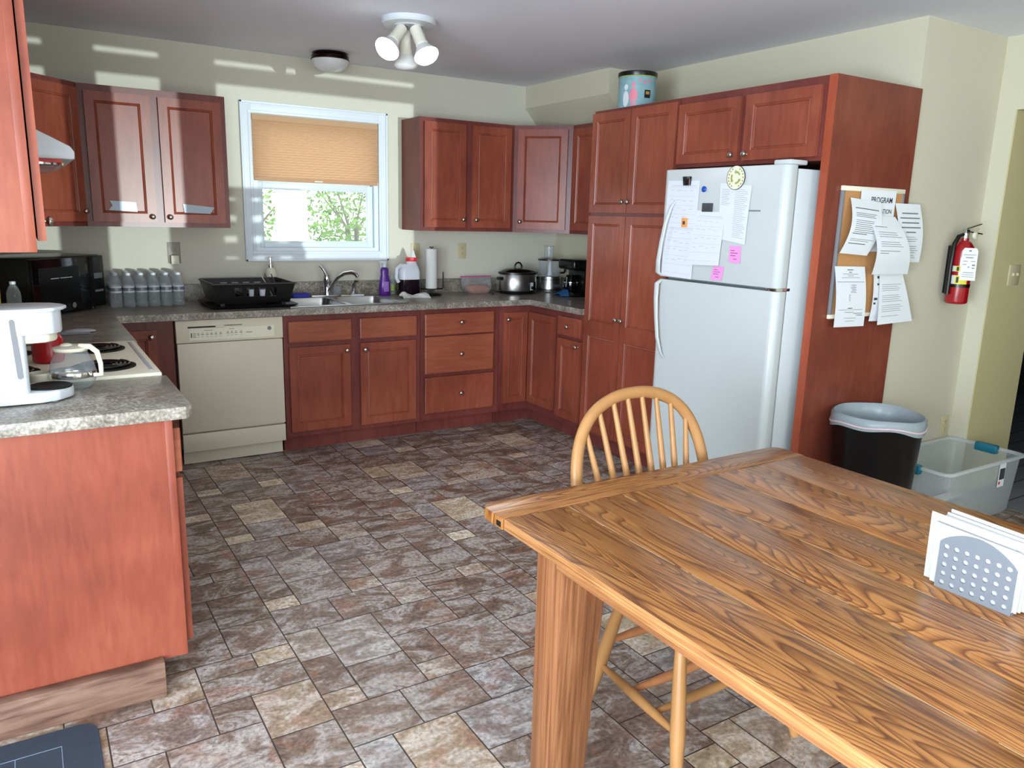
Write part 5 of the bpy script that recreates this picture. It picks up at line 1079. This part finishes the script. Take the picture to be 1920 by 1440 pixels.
for (v, u0, u1, h) in [(.06, .42, .58, .05), (.2, .1, .9, .02), (.28, .25, .75, .03), (.4, .1, .4, .02), (.4, .6, .9, .02), (.5, .1, .35, .02), (.5, .7, .9, .05), (.6, .7, .9, .03), (.57, .45, .55, .04), (.75, .15, .85, .02), (.82, .1, .9, .015), (.88, .1, .9, .015)]:
    tg._add([tp_(u0, v, .0016), tp_(u1, v, .0016), tp_(u1, v+h, .0016), tp_(u0, v+h, .0016)], [(0, 1, 2, 3)])
tg.build('inspection_tag', ['paper', 'grey'], ex)
# ============================================================ BIN, TOTE, MAT
bn = thing('trash_bin', (3.64, -3.215, 0), 'tall black round trash bin with a clear liner by the cherry end panel', 'trash bin')
bx, by = 3.64, -3.222
c = MB(); c.lathe([(.0001, .006), (.155, .006), (.16, .0), (.165, .01), (.196, .60), (.201, .605), (.201, .615), (.192, .615), (.160, .02), (.0001, .02)], (bx, by, 0), 48, cap=False); c.build('bin_body', 'black', bn, ang=50)
def rw(a): return .008*math.sin(a*2+.5)+.004*math.sin(a*5)
V = []; F = []; m = 60
prof = [(.206, .575, 1.4), (.208, .60, 1), (.206, .628, .4), (.196, .634, .3), (.186, .618, .2), (.182, .58, 0), (.178, .45, 0), (.165, .25, 0), (.15, .08, 0)]
for (r, z, kz) in prof:
    for i in range(m):
        a = 2*math.pi*i/m; wr = .002*math.sin(a*17+z*9)+.003*math.sin(a*9+1); V.append((bx+(r+(wr if z < .6 and kz == 0 else 0))*math.cos(a), by+(r+(wr if z < .6 and kz == 0 else 0))*math.sin(a), z+rw(a)*kz*1.3))
for j in range(len(prof)-1):
    for i in range(m): F.append((j*m+i, j*m+(i+1) % m, (j+1)*m+(i+1) % m, (j+1)*m+i))
c = MB(); c._add(V, F); ln = c.build('bin_liner', 'bag', bn, ang=70)
c = MB(); c.tube([(bx+.207*math.cos(2*math.pi*i/m), by+.207*math.sin(2*math.pi*i/m), .592+rw(2*math.pi*i/m)*1.3) for i in range(m)], .005, 6, closed=True); c.build('drawstring_hem', 'bagpink', ln, ang=70)
to = thing('storage_tote', (4.36, -3.21, 0), 'clear plastic storage tote with teal handles on the floor', 'storage tote')
X0, X1, Y0, Y1, HT = 3.985, 4.72, -3.405, -3.02, .325
c = MB(); loft(c, [rrect(X0+.05, X1-.05, Y0+.03, Y1-.03, .03, .004), rrect(X0+.035, X1-.035, Y0+.02, Y1-.02, .035, .02), rrect(X0+.008, X1-.008, Y0+.004, Y1-.004, .04, HT-.012)], True, False); c.build('tub', 'tote', to, ang=50)
c = MB(); loft(c, [rrect(X0+.008, X1-.008, Y0+.004, Y1-.004, .04, HT-.016), rrect(X0-.008, X1+.008, Y0-.01, Y1+.01, .045, HT-.014), rrect(X0-.008, X1+.008, Y0-.01, Y1+.01, .045, HT), rrect(X0+.004, X1-.004, Y0+.002, Y1-.002, .04, HT)], False, False); c.build('rim', 'toteedge', to, ang=30)
for x, s_ in ((X0, -1), (X1, 1)):
    c = MB(); c.box(x-.022, x+.016, -3.27, -3.15, HT-.04, HT+.008, bev=.008); c.build('handle', 'teal', to)
lb = MB(FR(0, Y0-.0005, (1, 0), (0, -1))); lb.box(4.47, 4.53, .0, .0015, .18, .305); lab = lb.build('label', 'paper', to)
c = MB(FR(0, Y0-.0005, (1, 0), (0, -1))); c.box(4.475, 4.525, .0015, .0025, .22, .28); c.build('picture', 'photo', lab)
c = MB(FR(0, Y0-.0005, (1, 0), (0, -1))); c.box(4.475, 4.49, .0015, .0025, .195, .21); c.build('red_mark', 'redcap', lab)
c = MB(); c.box(4.45, 4.66, -3.16, -3.10, .0235, .034, bev=.002); tag(c.build('paper_pad', 'whitemat', org=(4.55, -3.13, .02)), 'folded white paper lying inside the clear storage tote', 'paper')
c = MB(); c.prism([(p[0], p[1]) for p in rrect(-.65, .350, -3.62, -2.955, .05, 0, 6)], .0005, .012, 'z', bev=.003); c.mi = 1
for k in range(8): c.box(.255-.11*k, .2565-.11*k, -3.52, -3.04, .0118, .0126)
c.box(-.55, .257, -3.0415, -3.04, .0118, .0126)
tag(c.build('floor_mat', ['rubber', 'rubberln'], org=(-.1, -3.3, 0)), 'blue-grey rubber mat on the floor at the foot of the nearest cabinet', 'mat')
# ============================================================ TABLE
tb = thing('dining_table', (1.8, -4.6, 0), 'large rectangular oak plank dining table with thick square legs', 'table')
TX0, TX1, TYF, TYN, TZ = 1.238, 2.372, -3.655, -5.62, .76
random.seed(11)
c = MB(); xs_ = [TX0, 1.43, 1.612, 1.79, 1.972, 2.16, TX1]
for i in range(6):
    c.col = (random.random(), random.random(), 0, 1)
    c.box(xs_[i]+(.0008 if i else 0), xs_[i+1]-(.0008 if i < 5 else 0), TYN+.115, TYF-.1155, .731, TZ, bev=.0022)
M['worn'] = plain('worn_seam', (188, 156, 116), .7)
c.mi = 1; c.col = (0, 0, 0, 1)
for n_, x in enumerate(xs_[1:-1]):
    y = TYF-.13
    while y > TYN+.2:
        L_ = random.uniform(.02, .22)*(1 if n_ in (0, 2) else .5); hw = random.uniform(.0003, .0006); c.box(x-hw, x+hw, y-L_, y, TZ-.0025, TZ+.0001); y -= L_+random.uniform(.004, .10)*(1 if n_ in (0, 2) else 3)
for k in range(90):
    x = random.gauss(1.62, .16); y = random.gauss(-4.25, .28); L_ = random.uniform(.003, .018)
    if min(abs(x-q_) for q_ in xs_) > .004 and x < 2.3 and x > 1.26 and y < -3.8: c.box(x, x+.0007, y-L_, y, TZ-.001, TZ+.00012)
pl = c.build('plank_top', ['oak', 'worn', 'oakedge'], tb)
for f_ in pl.data.polygons:
    if f_.normal.x < -.6 and f_.area > .001: f_.material_index = 2
def mk_oak2():
    m = M['oak'].copy(); m.name = 'oak_board_cross'; nt = m.node_tree
    for n in nt.nodes:
        if n.type == 'MAPPING':
            s = n.inputs['Scale'].default_value; n.inputs['Scale'].default_value = (s[1], s[0], 1)
    return m
M['oak2'] = mk_oak2()
def rc(x0, x1, y0, y1, far):
    r = .035; P = []
    if far:
        P = [(x0, y0), (x1, y0)]
        for k in range(6): a = math.radians(90*k/5); P.append((x1-r+r*math.cos(a), y1-r+r*math.sin(a)))
        for k in range(6): a = math.radians(90+90*k/5); P.append((x0+r+r*math.cos(a), y1-r+r*math.sin(a)))
    else: P = [(x0, y0), (x1, y0), (x1, y1), (x0, y1)]
    return P
for far in (1, 0):
    c = MB(); c.col = (.3+.4*far, .1, 0, 1)
    y0, y1 = (TYF-.115, TYF) if far else (TYN, TYN+.1145)
    c.prism(rc(TX0-.004, TX1+.004, y0, y1, far), .730, TZ+.0005, 'z', bev=.003); e = c.build('breadboard_end', 'oak2', tb)
    if far:
        k = MB(); k.box(TX0-.0055, TX0-.002, TYF-.108, TYF-.088, .736, .75, bev=.001); k.build('peg', 'blackm', e)
c = MB(); x0, x1, y0, y1 = TX0+.007, TX1-.007, TYN+.03, TYF-.332
for q4 in ((x0, x0+.03, y0, y1), (x1-.03, x1, y0, y1), (x0+.03, x1-.03, y1-.03, y1), (x0+.03, x1-.03, y0, y0+.03)):
    c.box(q4[0], q4[1], q4[2], q4[3], .714, .7315, bev=.002)
c.build('under_moulding', 'oakside', tb)
c = MB(); x0, x1, y0, y1 = TX0+.155, TX1-.155, TYN+.18, TYF-.30
for q4 in ((x0, x0+.025, y0, y1), (x1-.025, x1, y0, y1), (x0+.025, x1-.025, y1-.025, y1), (x0+.025, x1-.025, y0, y0+.025)):
    c.box(q4[0], q4[1], q4[2], q4[3], .62, .714)
c.build('apron', 'oakside', tb)
for sx_ in (0, 1):
    for sy_ in (0, 1):
        x0, x1 = (TX0+.03, TX0+.165) if sx_ == 0 else (TX1-.165, TX1-.03); y0, y1 = (-3.985, -3.878) if sy_ else (TYN+.22, TYN+.34)
        ix0, ix1 = (x0, x1-.032) if sx_ == 0 else (x0+.032, x1); iy0, iy1 = (y0+.026, y1) if sy_ else (y0, y1-.026)
        c = MB(); c.hexa([(ix0, iy0, 0), (x0, y0, .731), (ix0, iy1, 0), (x0, y1, .731), (ix1, iy0, 0), (x1, y0, .731), (ix1, iy1, 0), (x1, y1, .731)], bev=.003); c.build('leg', 'oakleg', tb)
# napkin holder
nh = thing('napkin_holder', (1.87, -4.583, TZ), 'blue-grey perforated metal napkin holder standing on the oak table', 'napkin holder')
def nplate(x, name):
    """arched plate in the y-z plane with real round holes"""
    ya_, yb_ = -4.658, -4.508
    c = MB(); t = bmesh.new()
    cu = bpy.data.curves.new('p', 'CURVE'); cu.dimensions = '2D'; cu.fill_mode = 'BOTH'; cu.extrude = .0008
    out = [(ya_, .0), (yb_, .0), (yb_, .098)]+[(yb_-(yb_-ya_)*k/16, .098+(.033)*math.sin(math.pi*(k/16))**.8-.006*(k/16)) for k in range(1, 16)]+[(ya_, .092)]
    def spl(P):
        sp_ = cu.splines.new('POLY'); sp_.points.add(len(P)-1)
        for i, p in enumerate(P): sp_.points[i].co = (p[0], p[1], 0, 1)
        sp_.use_cyclic_u = True
    spl(out)
    for r in range(5):
        for k in range(7):
            y = yb_-.014-.0204*k; z = .012+.0195*r
            top = .098+.033*math.sin(math.pi*max(0, min(1, (yb_-y)/.15)))**.8-.010
            if z+.008 > top: continue
            spl([(y+.0054*math.cos(a*math.pi/8), z+.0054*math.sin(a*math.pi/8)) for a in range(16)])
    o = bpy.data.objects.new('p', cu); COL.objects.link(o); dg = bpy.context.evaluated_depsgraph_get(); me = bpy.data.meshes.new_from_object(o.evaluated_get(dg))
    t.from_mesh(me)
    for v in t.verts: v.co = Vector((x+v.co.z, v.co.x, TZ+.002+v.co.y))
    c._merge(t); bpy.data.objects.remove(o); bpy.data.curves.remove(cu); bpy.data.meshes.remove(me)
    return c.build(name, 'silverp', nh, ang=30)
nplate(1.842, 'front_plate'); nplate(1.898, 'back_plate')
c = MB(); c.box(1.841, 1.899, -4.658, -4.508, TZ+.0006, TZ+.003); c.build('base', 'silverp', nh)
random.seed(9)
for k in range(9):
    x = 1.848+.0052*k; dy = random.uniform(-.006, .004)+(.024 if k == 2 else .010 if k == 0 else 0); top = .155+random.uniform(-.006, .006)-(.018 if k < 2 else 0); r0 = random.uniform(-.012, .012)
    c = MB()
    c.hexa([(x, -4.665+dy, TZ+.004), (x+r0*.4, -4.668+dy, TZ+top-.006), (x+.0036, -4.665+dy, TZ+.004), (x+.0036+r0*.4, -4.668+dy, TZ+top-.006), (x, -4.502+dy, TZ+.004), (x+r0*.2, -4.50+dy, TZ+top), (x+.0036, -4.502+dy, TZ+.004), (x+.0036+r0*.2, -4.50+dy, TZ+top)], bev=.0012)
    tag(c.build('paper_napkin', 'napkin', org=(x, -4.58, TZ)), 'folded white paper napkin standing in the perforated holder', 'napkin', 'white napkins in the holder')
# ============================================================ CHAIR
chx, chy = 1.872, -3.80
ch = thing('windsor_chair', (chx, chy, 0), 'blond bow-back Windsor chair pushed in at the far end of the table', 'chair')
def seatf():
    n = 36; P = []
    for k in range(n):
        a = 2*math.pi*k/n; P.append((chx+.215*math.copysign(abs(math.cos(a))**.75, math.cos(a)), chy+.205*math.copysign(abs(math.sin(a))**.75, math.sin(a))))
    return P
c = MB(); c.prism(seatf(), .42, .455, 'z', bev=.01); c.build('seat', 'beech', ch)
ctrl = [(-.19, .45), (-.222, .52), (-.248, .60), (-.258, .68), (-.255, .75), (-.238, .82), (-.205, .88), (-.155, .925), (-.08, .955), (0, .963)]
ctrl = ctrl+[(-x, z) for x, z in ctrl[-2::-1]]
def smooth(P, n=4):
    out = []
    for i in range(len(P)-1):
        p0 = P[max(i-1, 0)]; p1 = P[i]; p2 = P[i+1]; p3 = P[min(i+2, len(P)-1)]
        for k in range(n):
            t = k/n; out.append(tuple(.5*((2*p1[j])+(-p0[j]+p2[j])*t+(2*p0[j]-5*p1[j]+4*p2[j]-p3[j])*t*t+(-p0[j]+3*p1[j]-3*p2[j]+p3[j])*t**3) for j in range(2)))
    return out+[P[-1]]
bow = smooth(ctrl)
yb_f = lambda z: -3.642+(z-.45)*.27
c = MB(); c.tube([(chx+x, yb_f(z), z) for x, z in bow], .0195, 12, flat=.8, upv=(0, 1, 0)); c.build('bow', 'beech', ch, ang=70)
for k in range(8):
    sx_ = (k-3.5)/3.5; xb = .135*sx_; xt = .205*sx_
    # height of the bow at xt
    zt_b = max(z for (x, z) in bow if abs(x-xt) < .03 and z > .7) if any(abs(x-xt) < .03 and z > .7 for x, z in bow) else .85
    cand = [(abs(x-xt), z) for x, z in bow if z > .7]; zt_b = min(cand)[1]
    c = MB(); c.tube([(chx+xb, yb_f(.44), .44), (chx+xb+(xt-xb)*.4, yb_f(.60), .44+(zt_b-.44)*.4), (chx+xt, yb_f(zt_b), zt_b)], [.009, .0115, .0075], 10); c.build('spindle', 'beech', ch, ang=70)
def leg(p0, p1):
    p0 = Vector(p0); p1 = Vector(p1); pts = [p0.lerp(p1, t) for t in (0, .12, .35, .6, .85, 1)]
    c = MB(); c.tube(pts, [.014, .017, .0215, .020, .016, .0135], 14); c.build('leg', 'beech', ch, ang=70)
LG = {}
for nm, (fx, fy, tx, ty) in {'bl': (1.652, -3.610, 1.715, -3.70), 'fl': (1.632, -4.035, 1.70, -3.945), 'br': (2.095, -3.610, 2.03, -3.70), 'fr': (2.115, -4.035, 2.045, -3.945)}.items():
    leg((fx, fy, 0), (tx, ty, .425)); LG[nm] = (Vector((fx, fy, 0)), Vector((tx, ty, .425)))
def at(nm, z): a, b = LG[nm]; return a.lerp(b, z/.425)
def stre(a, b, m_='beech'):
    pts = [Vector(a).lerp(Vector(b), t) for t in (0, .25, .5, .75, 1)]
    c = MB(); c.tube(pts, [.008, .0135, .016, .0135, .008], 12); c.build('stretcher', m_, ch, ang=70)
sl_ = (at('bl', .16), at('fl', .15)); sr_ = (at('br', .16), at('fr', .15))
stre(*sl_); stre(*sr_); stre(sl_[0].lerp(sl_[1], .42), sr_[0].lerp(sr_[1], .42), 'beechdk'); stre(sl_[0].lerp(sl_[1], .72), sr_[0].lerp(sr_[1], .72)); stre(at('bl', .24), at('br', .24), 'beechdk')
